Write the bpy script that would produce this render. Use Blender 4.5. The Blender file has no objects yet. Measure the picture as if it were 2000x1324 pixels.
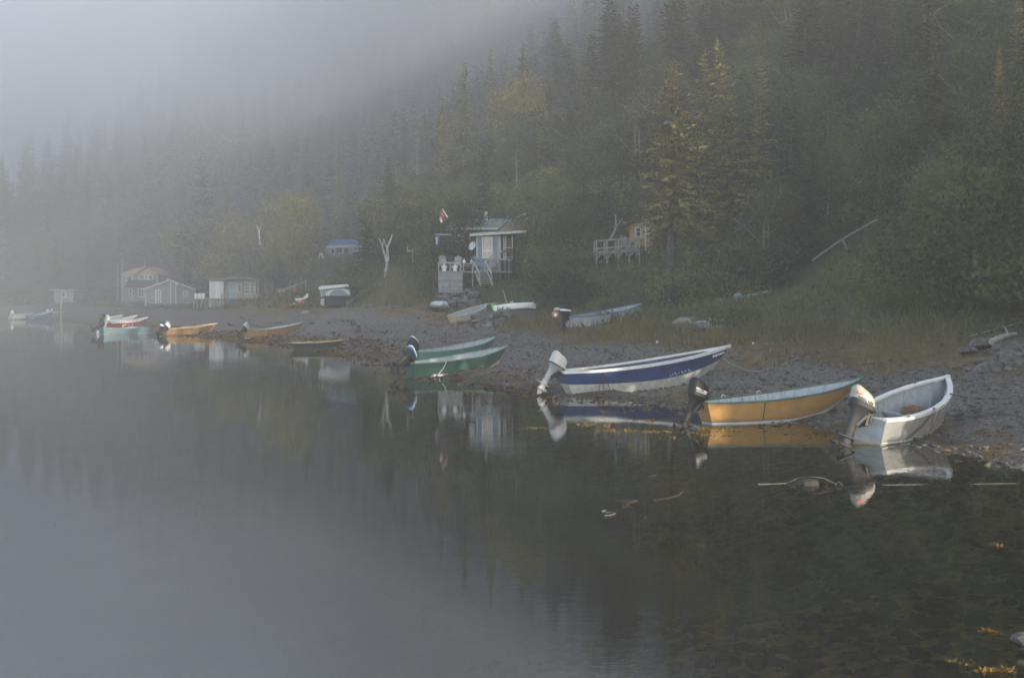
import bpy, math, random
import numpy as np
from mathutils import Vector, Matrix

random.seed(7); RNG = np.random.default_rng(11)
SC = bpy.context.scene
COL = SC.collection
PI = math.pi
F, PXC, PYH, CAMH = 2400.0, 1000.0, 575.0, 3.6      # focal length in photo pixels, centre, horizon row, eye height

def P(px, py, Y):                                    # photo pixel at distance Y -> world point
    return Vector(((px-PXC)/F*Y, Y, CAMH-(py-PYH)/F*Y))
def G(px, py):                                       # photo pixel on the water plane -> world point
    return P(px, py, CAMH*F/(py-PYH))

# ------------------------------------------------------------------ tags
def tag(o, label=None, cat=None, group=None, kind=None):
    if label: o['label'] = label
    if cat: o['category'] = cat
    if group: o['group'] = group
    if kind: o['kind'] = kind
    return o
def thing(name, label, cat, loc=(0,0,0), rz=0.0, group=None):
    o = bpy.data.objects.new(name, None); COL.objects.link(o)
    o.empty_display_size = .2
    o.location = loc; o.rotation_euler = (0,0,rz)
    return tag(o, label, cat, group)
def copy_tree(o, parent=None):
    c = o.copy(); COL.objects.link(c); c.parent = parent
    for ch in list(o.children):
        copy_tree(ch, c)
    return c

# ------------------------------------------------------------------ materials
def mat(name, col, rough=.75, var=.25, scale=3.0, bump=0.0, bscale=30., metal=0., spec=.4, col2=None, wave=None, objrand=0., coord='Object', streak=None, wear=False):
    m = bpy.data.materials.new(name); m.use_nodes = True
    nt = m.node_tree; N = nt.nodes; L = nt.links
    b = N['Principled BSDF']
    b.inputs['Roughness'].default_value = rough; b.inputs['Metallic'].default_value = metal
    b.inputs['Specular IOR Level'].default_value = spec
    tc = N.new('ShaderNodeTexCoord')
    mp = N.new('ShaderNodeMapping'); L.new(tc.outputs[coord], mp.inputs['Vector'])
    if streak: mp.inputs['Scale'].default_value = streak
    nz = N.new('ShaderNodeTexNoise'); nz.inputs['Scale'].default_value = scale; nz.inputs['Detail'].default_value = 5
    L.new(mp.outputs[0], nz.inputs['Vector'])
    mix = N.new('ShaderNodeMix'); mix.data_type = 'RGBA'
    c2 = col2 if col2 else tuple(c*(1-var) for c in col)
    c1 = col if col2 else tuple(min(1, c*(1+var)) for c in col)
    rp = N.new('ShaderNodeMapRange'); rp.inputs['From Min'].default_value = .35; rp.inputs['From Max'].default_value = .65
    L.new(nz.outputs['Fac'], rp.inputs['Value'])
    L.new(rp.outputs[0], mix.inputs['Factor'])
    mix.inputs[6].default_value = (*c2, 1); mix.inputs[7].default_value = (*c1, 1)
    out = mix.outputs[2]
    if objrand:
        oi = N.new('ShaderNodeObjectInfo'); mr = N.new('ShaderNodeMapRange')
        mr.inputs['To Min'].default_value = 1-objrand; mr.inputs['To Max'].default_value = 1+objrand
        L.new(oi.outputs['Random'], mr.inputs['Value'])
        hs = N.new('ShaderNodeHueSaturation'); L.new(mr.outputs[0], hs.inputs['Value']); L.new(out, hs.inputs['Color'])
        h2 = N.new('ShaderNodeMapRange'); h2.inputs['To Min'].default_value = .525; h2.inputs['To Max'].default_value = .478
        L.new(oi.outputs['Random'], h2.inputs['Value']); L.new(h2.outputs[0], hs.inputs['Hue'])
        out = hs.outputs[0]
    hgt = None
    if wave:                                          # board or shingle courses: (axis, spacing in metres)
        axis, sp = wave
        sx = N.new('ShaderNodeSeparateXYZ'); L.new(tc.outputs['Object'], sx.inputs[0])
        dv = N.new('ShaderNodeMath'); dv.operation = 'DIVIDE'; L.new(sx.outputs['XYZ'.index(axis)], dv.inputs[0]); dv.inputs[1].default_value = sp
        fr = N.new('ShaderNodeMath'); fr.operation = 'FRACT'; L.new(dv.outputs[0], fr.inputs[0])
        gt = N.new('ShaderNodeMath'); gt.operation = 'GREATER_THAN'; L.new(fr.outputs[0], gt.inputs[0]); gt.inputs[1].default_value = .12
        fl = N.new('ShaderNodeMath'); fl.operation = 'FLOOR'; L.new(dv.outputs[0], fl.inputs[0])
        wn = N.new('ShaderNodeTexWhiteNoise'); wn.noise_dimensions = '1D'; L.new(fl.outputs[0], wn.inputs['W'])
        mr = N.new('ShaderNodeMapRange'); mr.inputs['To Min'].default_value = .8; mr.inputs['To Max'].default_value = 1.15; L.new(wn.outputs['Value'], mr.inputs['Value'])
        mm = N.new('ShaderNodeMath'); mm.operation = 'MULTIPLY'; L.new(mr.outputs[0], mm.inputs[0])
        m2 = N.new('ShaderNodeMapRange'); m2.inputs['To Min'].default_value = .55; m2.inputs['To Max'].default_value = 1.; L.new(gt.outputs[0], m2.inputs['Value'])
        L.new(m2.outputs[0], mm.inputs[1])
        hs = N.new('ShaderNodeHueSaturation'); L.new(out, hs.inputs['Color']); L.new(mm.outputs[0], hs.inputs['Value'])
        out = hs.outputs[0]; hgt = gt.outputs[0]
    if wear:                                          # scuffs along the planking and a slimy line near the water
        def nz_(sc, st, lo, hi, amt):
            mq = N.new('ShaderNodeMapping'); mq.inputs['Scale'].default_value = st; L.new(tc.outputs['Object'], mq.inputs['Vector'])
            nn = N.new('ShaderNodeTexNoise'); nn.inputs['Scale'].default_value = sc; nn.inputs['Detail'].default_value = 8; nn.inputs['Roughness'].default_value = .7; L.new(mq.outputs[0], nn.inputs['Vector'])
            r_ = N.new('ShaderNodeMapRange'); r_.inputs['From Min'].default_value = lo; r_.inputs['From Max'].default_value = hi; r_.inputs['To Max'].default_value = amt; L.new(nn.outputs['Fac'], r_.inputs['Value']); return nn.outputs['Fac'], r_.outputs[0]
        def blend(f, base, c_):
            x_ = N.new('ShaderNodeMix'); x_.data_type = 'RGBA'; L.new(f, x_.inputs['Factor']); L.new(base, x_.inputs[6]); x_.inputs[7].default_value = (*c_,1); return x_.outputs[2]
        _, f1_ = nz_(5, (.35,1,1.6), .60, .68, .55); out = blend(f1_, out, tuple(min(.6,c*1.5+.05) for c in col))
        _, f2_ = nz_(3, (.25,1,1.2), .57, .70, .5); out = blend(f2_, out, tuple(c*.45 for c in col))
        nf, _ = nz_(2.2, (1,1,1), 0, 1, 1); sz_ = N.new('ShaderNodeSeparateXYZ'); L.new(tc.outputs['Object'], sz_.inputs[0])
        ad = N.new('ShaderNodeMath'); ad.operation = 'MULTIPLY_ADD'; L.new(nf, ad.inputs[0]); ad.inputs[1].default_value = -.30; L.new(sz_.outputs[2], ad.inputs[2])
        r3 = N.new('ShaderNodeMapRange'); r3.inputs['From Min'].default_value = .14; r3.inputs['From Max'].default_value = -.02; r3.inputs['To Max'].default_value = .75; L.new(ad.outputs[0], r3.inputs['Value'])
        out = blend(r3.outputs[0], out, (.075,.072,.045))
    L.new(out, b.inputs['Base Color'])
    if bump:
        nb = N.new('ShaderNodeTexNoise'); nb.inputs['Scale'].default_value = bscale; nb.inputs['Detail'].default_value = 4
        L.new(mp.outputs[0], nb.inputs['Vector'])
        bp = N.new('ShaderNodeBump'); bp.inputs['Strength'].default_value = bump; bp.inputs['Distance'].default_value = .03
        L.new(nb.outputs['Fac'], bp.inputs['Height']); L.new(bp.outputs[0], b.inputs['Normal'])
    return m

M = {}
def defm(k, *a, **kw): M[k] = mat(k, *a, **kw)
defm('white_paint', (.56,.57,.565), .45, .08, 4, .1, 20)
defm('white_worn', (.40,.40,.38), .6, .18, 5, .15, 18)
defm('cream_boot', (.60,.56,.47), .6, .2, 6, .15, 18, wear=True)
defm('grey_hull', (.25,.25,.245), .5, .1, 3, .1, 16, wear=True)
defm('grey_paint', (.30,.33,.36), .6, .15, 4, .1, 16)
defm('pale_hull', (.50,.54,.52), .55, .12, 3, .1, 16, wear=True)
defm('silver_hull', (.42,.48,.52), .5, .12, 3, .1, 16, wear=True)
defm('ochre_hull', (.36,.205,.065), .45, .10, 2.2, .12, 16, wear=True)
defm('orange_hull', (.31,.175,.075), .5, .12, 3, .1, 16, wear=True)
defm('blue_hull', (.022,.046,.145), .35, .14, 3, .1, 16, wear=True)
defm('dim_blue', (.05,.12,.24), .5, .14, 3, .1, 16, wear=True)
defm('steel_blue', (.10,.15,.19), .5, .12, 3, .1, 16, wear=True)
defm('red_hull', (.26,.045,.05), .5, .12, 3, .1, 16, wear=True)
defm('green_hull', (.042,.105,.075), .40, .16, 1.6, .12, 16, wear=True)
defm('teal_hull', (.085,.20,.185), .45, .12, 2, .1, 16, wear=True)
defm('green_rail', (.05,.115,.09), .5, .2, 5, .1, 20)
defm('mint', (.17,.26,.235), .5, .12, 4)
defm('black_hull', (.028,.032,.038), .6, .25, 4, .2, 20, wear=True)
defm('tan_rail', (.42,.32,.2), .7, .2, 6)
defm('dark_metal', (.016,.017,.019), .5, .3, 5, spec=.25)
defm('black_gloss', (.009,.010,.012), .45, .2, 4, spec=.25)
defm('grey_metal', (.022,.024,.027), .55, .2, 5, spec=.2)
defm('light_metal', (.27,.29,.30), .4, .12, 5, spec=.5)
defm('cowl_white', (.43,.44,.44), .35, .06, 4)
defm('cowl_beige', (.32,.30,.255), .4, .08, 4)
defm('stripe_blue', (.02,.16,.42), .4, .1, 4)
defm('stripe_red', (.50,.06,.05), .4, .1, 4)
defm('letter_white', (.75,.76,.76), .5, .02, 4)
defm('letter_black', (.02,.02,.02), .5, .02, 4)
defm('steel', (.55,.56,.57), .25, .1, 6, metal=.8)
defm('wood_grey', (.20,.195,.18), .85, .28, 5, .4, 25, streak=(1,1,.15))
defm('wood_brown', (.16,.10,.06), .85, .28, 5, .4, 25)
defm('driftwood', (.30,.29,.265), .85, .22, 5, .5, 22)
defm('driftwood_dark', (.22,.20,.17), .85, .3, 5, .5, 22)
defm('plank_grey', (.22,.23,.23), .85, .2, 4, .3, 25, wave=('Z', .145))
defm('siding_blue', (.17,.235,.285), .7, .08, 3, .1, 25, wave=('Z', .18))
defm('siding_grey', (.23,.27,.29), .75, .08, 3, .1, 25, wave=('Z', .16))
defm('siding_tan', (.33,.32,.29), .75, .1, 3, .1, 25, wave=('X', .2))
defm('siding_yellow', (.46,.33,.13), .75, .1, 3, .1, 25, wave=('Z', .16))
defm('siding_red', (.13,.045,.035), .8, .15, 3, .1, 25, wave=('Z', .16))
defm('siding_white', (.58,.60,.60), .7, .06, 3, .1, 25, wave=('X', .3))
defm('gable_brown', (.17,.13,.11), .8, .15, 3, .1, 25, wave=('Z', .16))
defm('shingle_grey', (.17,.21,.21), .85, .15, 4, .5, 20, wave=('Z', .1))
defm('shingle_brown', (.10,.075,.07), .85, .2, 4, .5, 20, wave=('Z', .1))
defm('plywood', (.48,.33,.18), .8, .14, 1.5, .1, 20)
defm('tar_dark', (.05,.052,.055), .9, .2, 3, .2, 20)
defm('roof_blue', (.06,.16,.42), .5, .1, 3, wave=('X', .4))
defm('glass', (.035,.045,.05), .08, .2, 2, spec=.8)
defm('glass_pale', (.30,.29,.26), .15, .15, 1.2, spec=.8)
defm('shutter', (.14,.035,.035), .7, .2, 4)
defm('door_blue', (.30,.42,.48), .6, .1, 3)
defm('canvas_blue', (.20,.25,.28), .8, .12, 4, .2, 10)
defm('plastic_white', (.72,.72,.72), .4, .06, 4)
defm('flag_red', (.10,.022,.026), .8, .1, 4)
defm('flag_white', (.34,.34,.34), .8, .05, 4)
defm('flag_blue', (.03,.05,.22), .8, .1, 4)
defm('kayak_red', (.45,.06,.06), .4, .1, 4)
defm('kayak_green', (.10,.55,.06), .4, .1, 4)
defm('rope_white', (.60,.60,.55), .9, .2, 20)
defm('rope_green', (.20,.38,.30), .9, .2, 20)
defm('rope_orange', (.085,.050,.038), .9, .2, 20)
defm('rope_dark', (.05,.045,.04), .9, .2, 20)
defm('rope_yellow', (.42,.34,.05), .9, .2, 20)
defm('net_brown', (.17,.10,.05), .95, .4, 12, .9, 60)
defm('buoy_red', (.45,.16,.12), .6, .15, 6)
defm('concrete', (.35,.34,.32), .9, .15, 4, .3, 20)
defm('rock_grey', (.105,.098,.090), .9, .5, 2.5, .8, 9, objrand=.3)
defm('rock_slate', (.098,.091,.084), .9, .6, 4, .8, 12, objrand=.3)
defm('wet_rock', (.022,.019,.014), .7, .4, 4, .4, 9)
defm('bed_stone', (.085,.075,.045), .9, .45, 3, .5, 9)
defm('rock_pale', (.19,.165,.145), .9, .25, 1.5, .6, 7, objrand=.15)
defm('bark', (.075,.065,.055), .95, .35, 4, .8, 14)
defm('birch_dim', (.17,.16,.14), .85, .3, 5, .5, 14)
defm('birch_bark', (.36,.35,.325), .85, .3, 5, .5, 14, streak=(1,1,.5))
defm('snag_wood', (.22,.215,.205), .9, .2, 5, .4, 14)
def leafmat(k, c1, c2, scale, orand, trans=.0):
    m = mat(k, c1, .85, .2, scale, col2=c2, objrand=orand, spec=.2)
    if trans:
        nt = m.node_tree; b = nt.nodes['Principled BSDF']
        t = nt.nodes.new('ShaderNodeBsdfTranslucent'); mx = nt.nodes.new('ShaderNodeMixShader'); mx.inputs[0].default_value = trans
        src = b.inputs['Base Color'].links[0].from_socket; nt.links.new(src, t.inputs['Color'])
        o = nt.nodes['Material Output']
        nt.links.new(b.outputs[0], mx.inputs[1]); nt.links.new(t.outputs[0], mx.inputs[2]); nt.links.new(mx.outputs[0], o.inputs['Surface'])
    M[k] = m
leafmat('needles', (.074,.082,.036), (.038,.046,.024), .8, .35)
leafmat('needles_sunlit', (.29,.24,.065), (.11,.115,.038), .9, .12)  # golden sunlight on the spruce tops put into the needle colour
leafmat('leaves_green', (.112,.130,.042), (.058,.076,.028), 1.3, .25, .25)
leafmat('leaves_sun_yellow', (.27,.23,.045), (.12,.125,.032), 1.0, .2, .25)  # yellow leaves, with the gold of sunlight added to their colour
leafmat('leaves_bush', (.128,.155,.048), (.066,.084,.030), 1.3, .3, .25)
leafmat('leaves_dark', (.060,.068,.028), (.034,.042,.020), 1.3, .25, .2)
leafmat('herbs', (.095,.125,.040), (.065,.070,.030), .5, 0, .2)
leafmat('grass_tan', (.165,.130,.058), (.100,.088,.040), .35, 0, .2)
leafmat('grass_green', (.130,.140,.052), (.090,.090,.036), .3, 0, .2)
leafmat('petal_white', (.34,.36,.30), (.20,.23,.17), 1, 0)
leafmat('petal_purple', (.24,.10,.22), (.16,.08,.15), 1, 0)
leafmat('wrack', (.14,.075,.02), (.055,.038,.016), 1.3, 0)
leafmat('kelp_gold', (.28,.175,.040), (.09,.058,.016), 3.5, 0, .2)

# ------------------------------------------------------------------ mesh builder
def smooth_mesh(me, ang=40):
    me.polygons.foreach_set('use_smooth', [True]*len(me.polygons))
    try: me.set_sharp_from_angle(angle=math.radians(ang))
    except Exception: pass

class MB:
    def __init__(s): s.v = []; s.f = []; s.m = []
    def add(s, vs, fs, m=0, X=None):
        o = len(s.v)
        for v in vs:
            v = Vector(v)
            s.v.append(X @ v if X is not None else v)
        for f in fs:
            s.f.append([o+i for i in f]); s.m.append(m)
        return s
    def box(s, c, size, m=0, X=None, rz=0, ry=0, rx=0):
        hx, hy, hz = size[0]/2, size[1]/2, size[2]/2
        R = Matrix.Translation(Vector(c)) @ Matrix.Rotation(rz,4,'Z') @ Matrix.Rotation(ry,4,'Y') @ Matrix.Rotation(rx,4,'X')
        if X is not None: R = X @ R
        vs = [(x,y,z) for x in (-hx,hx) for y in (-hy,hy) for z in (-hz,hz)]
        return s.add(vs, [(0,1,3,2),(4,6,7,5),(0,4,5,1),(2,3,7,6),(0,2,6,4),(1,5,7,3)], m, R)
    def beam(s, a, b, w, h=None, m=0, up=(0,0,1)):
        a = Vector(a); b = Vector(b); h = h or w; d = (b-a)
        if d.length < 1e-6: return s
        d = d.normalized(); u = Vector(up)
        if abs(d.dot(u)) > .98: u = Vector((1,0,0))
        r = d.cross(u).normalized(); u = r.cross(d)
        vs = [p + r*(sx*w/2) + u*(sz*h/2) for p in (a,b) for sx,sz in ((-1,-1),(1,-1),(1,1),(-1,1))]
        return s.add(vs, [(0,1,5,4),(1,2,6,5),(2,3,7,6),(3,0,4,7),(3,2,1,0),(4,5,6,7)], m)
    def loft(s, rings, m=0, closed=True, cap0=True, cap1=True, ms=None):
        n = len(rings[0]); vs = [p for r in rings for p in r]; o = len(s.v); s.v += [Vector(p) for p in vs]
        for i in range(len(rings)-1):
            for j in range(n if closed else n-1):
                k = (j+1) % n
                s.f.append([o+i*n+j, o+i*n+k, o+(i+1)*n+k, o+(i+1)*n+j]); s.m.append(ms[i] if ms else m)
        if closed and cap0: s.f.append([o+j for j in range(n)][::-1]); s.m.append(ms[0] if ms else m)
        if closed and cap1: s.f.append([o+(len(rings)-1)*n+j for j in range(n)]); s.m.append(ms[-1] if ms else m)
        return s
    def tube(s, pts, r, n=7, m=0):
        pts = [Vector(p) for p in pts]; rs = r if isinstance(r, (list,tuple)) else [r]*len(pts)
        rings = []; prev = None
        for i, p in enumerate(pts):
            d = (pts[min(i+1,len(pts)-1)] - pts[max(i-1,0)])
            d = d.normalized() if d.length > 1e-9 else Vector((0,0,1))
            if prev is None:
                u = Vector((0,0,1)) if abs(d.z) < .9 else Vector((1,0,0))
                r1 = d.cross(u).normalized()
            else:
                r1 = (prev - d*prev.dot(d))
                r1 = r1.normalized() if r1.length > 1e-6 else d.orthogonal().normalized()
            prev = r1; r2 = d.cross(r1)
            rings.append([p + (r1*math.cos(2*PI*k/n) + r2*math.sin(2*PI*k/n))*rs[i] for k in range(n)])
        return s.loft(rings, m)
    def ell(s, c, rad, m=0, nu=10, nv=7, X=None, jit=0, seed=0):
        rr = random.Random(seed); c = Vector(c)
        vs = [c+Vector((0,0,-rad[2]))]
        for i in range(1, nv):
            t = PI*i/nv
            for j in range(nu):
                a = 2*PI*j/nu; k = 1+rr.uniform(-jit, jit)
                vs.append(c+Vector((rad[0]*math.sin(t)*math.cos(a)*k, rad[1]*math.sin(t)*math.sin(a)*k, -rad[2]*math.cos(t)*k)))
        vs.append(c+Vector((0,0,rad[2]))); fs = []
        for j in range(nu): fs.append((0, 1+(j+1)%nu, 1+j))
        for i in range(nv-2):
            for j in range(nu):
                a = 1+i*nu; b = a+nu; k = (j+1)%nu
                fs.append((a+j, a+k, b+k, b+j))
        l = len(vs)-1; a = 1+(nv-2)*nu
        for j in range(nu): fs.append((l, a+j, a+(j+1)%nu))
        return s.add(vs, fs, m, X)
    def prism(s, out, y0, y1, m=0, X=None):              # outline in local XZ, pushed along Y
        n = len(out)
        vs = [(x,y0,z) for x,z in out] + [(x,y1,z) for x,z in out]
        fs = [list(range(n)), list(range(2*n-1, n-1, -1))] + [(i, n+i, n+(i+1)%n, (i+1)%n) for i in range(n)]
        return s.add(vs, fs, m, X)
    def text(s, txt, size, X, m=0, depth=.003, width=None):
        cu = bpy.data.curves.new('lettering', 'FONT'); cu.body = txt; cu.size = size; cu.extrude = depth; cu.resolution_u = 2
        ob = bpy.data.objects.new('lettering', cu); COL.objects.link(ob)
        me = ob.to_mesh(); k = 1.0
        if width and len(me.vertices):
            xs = [v.co.x for v in me.vertices]; k = width/(max(xs)-min(xs))
        s.add([Vector((v.co.x*k, v.co.y, v.co.z)) for v in me.vertices], [list(p.vertices) for p in me.polygons], m, X)
        ob.to_mesh_clear(); bpy.data.objects.remove(ob); bpy.data.curves.remove(cu)
        return s
    def build(s, name, mats, parent=None, smooth=False, ang=40, loc=None):
        me = bpy.data.meshes.new(name)
        me.from_pydata([tuple(v) for v in s.v], [], s.f)
        for mm in (mats if isinstance(mats, (list,tuple)) else [mats]): me.materials.append(M[mm] if isinstance(mm, str) else mm)
        me.polygons.foreach_set('material_index', s.m)
        me.update()
        if smooth: smooth_mesh(me, ang)
        o = bpy.data.objects.new(name, me); COL.objects.link(o)
        if parent is not None: o.parent = parent
        if loc is not None: o.location = loc
        return o

def np_mesh(name, V, Fc, mats, mi=None):
    V = np.asarray(V, np.float32).reshape(-1,3); Fc = np.asarray(Fc, np.int32); k = Fc.shape[1]
    me = bpy.data.meshes.new(name)
    me.vertices.add(len(V)); me.vertices.foreach_set('co', V.ravel())
    me.loops.add(Fc.size); me.loops.foreach_set('vertex_index', Fc.ravel())
    me.polygons.add(len(Fc)); me.polygons.foreach_set('loop_start', np.arange(0, Fc.size, k, dtype=np.int32))
    for mm in (mats if isinstance(mats, (list,tuple)) else [mats]): me.materials.append(M[mm] if isinstance(mm, str) else mm)
    if mi is not None: me.polygons.foreach_set('material_index', np.asarray(mi, np.int32))
    me.update(calc_edges=True); me.validate()
    return me
def np_obj(name, me, parent=None):
    o = bpy.data.objects.new(name, me); COL.objects.link(o); o.parent = parent
    return o

# ------------------------------------------------------------------ terrain
def vnoise(x, y, seed=0):
    x = np.asarray(x, float); y = np.asarray(y, float)
    xi = np.floor(x).astype(np.int64); yi = np.floor(y).astype(np.int64); xf = x-xi; yf = y-yi
    def h(a, b):
        n = (a*374761393 + b*668265263 + seed*1442695) & 0x7fffffff
        n = ((n ^ (n >> 13))*1274126177) & 0x7fffffff
        return ((n ^ (n >> 16)) & 0xffff)/65535.0
    u = xf*xf*(3-2*xf); v = yf*yf*(3-2*yf)
    return (h(xi,yi)*(1-u)+h(xi+1,yi)*u)*(1-v) + (h(xi,yi+1)*(1-u)+h(xi+1,yi+1)*u)*v

SHORE = [(30,-220),(8,-120),(5.6,-30),(5.2,4),(5.0,10),(5.5,11.3),(7,12.6),(9.5,14.2),(12,17),(13,20.5),(12.3,23.5)]
for q in [(2000,913),(1930,900),(1850,880),(1790,866),(1730,851),(1680,846),(1640,845),(1600,836),(1565,828),(1535,816),(1480,808),(1400,805),(1330,798),(1250,786),(1150,777),(1100,772),(1040,762),(980,751),
          (900,743),(850,737),(800,728),(760,711),(720,697),(670,685),(600,676),(520,669),(470,663),(420,657),(330,652),(250,645),(200,640),(160,632),(120,627),(0,623)]:
    w = G(*q); SHORE.append((w.x, w.y))
SHORE += [(-140,190),(-300,240),(-760,420)]
SA = np.array(SHORE)
POLY = np.array(SHORE + [(-760,-220)])
def inland(x, y):                                     # signed distance to the shoreline, land positive
    x = np.asarray(x, float); y = np.asarray(y, float); best = np.full(x.shape, 1e9)
    for (ax,ay),(bx,by) in zip(SA[:-1], SA[1:]):
        dx, dy = bx-ax, by-ay; t = np.clip(((x-ax)*dx+(y-ay)*dy)/(dx*dx+dy*dy), 0, 1)
        best = np.minimum(best, np.hypot(x-ax-t*dx, y-ay-t*dy))
    ins = np.zeros(x.shape, bool); n = len(POLY)
    for i in range(n):
        ax, ay = POLY[i]; bx, by = POLY[(i+1)%n]
        c = (ay > y) != (by > y)
        with np.errstate(divide='ignore', invalid='ignore'):
            xx = (bx-ax)*(y-ay)/(by-ay if by != ay else 1e-9)+ax
        ins ^= c & (x < xx)
    return np.where(ins, -best, best)
PADS = []                                             # x, y, z, radius
def pad(px, py, Y, r): w = P(px, py, Y); PADS.append((w.x, w.y, w.z, r))
def smin(a, b, k): return -k*np.log(np.exp(-np.clip(a,-200,400)/k)+np.exp(-np.clip(b,-200,400)/k))
def terr(x, y, raw=False):
    x = np.asarray(x, float); y = np.asarray(y, float); d = inland(x, y)
    jig = (vnoise(x*.9, y*.9, 3)-.5)
    de = d + jig*1.1*np.clip(np.abs(d)/2, 0, 1)
    beach = np.interp(de, [-60,-22,-9,-4,0,4,10,20,60,300], [-5.5,-4.6,-1.7,-.42,0,.52,1.42,2.0,2.6,3])
    d0 = np.interp(y, [0,20,40,70,86,97,110,125,140,160,200,300], [12,15,19,24.5,27,22,20,20,23,25,28,26])
    hill = .74*3.5*np.logaddexp(0, (d-d0)/3.5)
    hill *= (.9+.25*vnoise(x/28., y/28., 5))
    hill *= 1+.75*np.clip((x-.40*y-2)/16, 0, 1)*np.clip((y-66)/12, 0, 1)  # ridge outside the view raised to shade the hillside
    capx = np.interp(x, [-760,-146,-103,-98,-92,-87,-83,-80,-71,-56,-26,0,60,400], [10,16,19.5,23,28,32,36,42,59,69,64,55,55,55])
    capy = np.interp(y, [-220,0,20,45,60,70,80,88,95,120], [2,2.2,3.0,6.2,8.5,13,32,60,90,150])  # land beside the view shaped low so sun reaches boats and treetops
    cap = np.minimum(capx, capy)
    h = smin(beach+hill, cap, np.clip(cap*.12, .35, 3.))
    h = np.where(d < 4, beach+hill*np.clip(d/4,0,1), h)
    h = h + np.clip(d-14, 0, 30)/30*(vnoise(x/6., y/6., 8)-.5)*1.8
    for (a,b,z,r) in PADS:
        w = np.exp(-(((x-a)**2+(y-b)**2)/(r*r))**2)
        h = h*(1-w)+z*w
    if not raw:
        h = h + (vnoise(x*2.3, y*2.3, 21)-.5)*.035*np.clip(d+1.5, .3, 1.5) + (vnoise(x*.55, y*.55, 22)-.5)*.09*np.clip(d, 0, 1)
    return h
def tz(x, y): return float(terr(np.array([x]), np.array([y]))[0])
def ray_ground(px, py, y0=12., y1=320.):              # first point where the sight line through a photo pixel meets the ground
    Y = np.linspace(y0, y1, 1600); X = (px-PXC)/F*Y; Z = CAMH-(py-PYH)/F*Y
    h = np.maximum(terr(X, Y), 0); k = np.argmax(h >= Z)
    return Vector((X[k], Y[k], h[k]))
# ------------------------------------------------------------------ boats
def superring(cx, cy, cz, lx, ly, n=16, e=3.0, tilt=0.0):
    out = []
    for k in range(n):
        a = 2*PI*k/n; c, s = math.cos(a), math.sin(a)
        x = lx/2*math.copysign(abs(c)**(2/e), c); y = ly/2*math.copysign(abs(s)**(2/e), s)
        out.append((cx+x, cy+y, cz+tilt*x))
    return out

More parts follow.
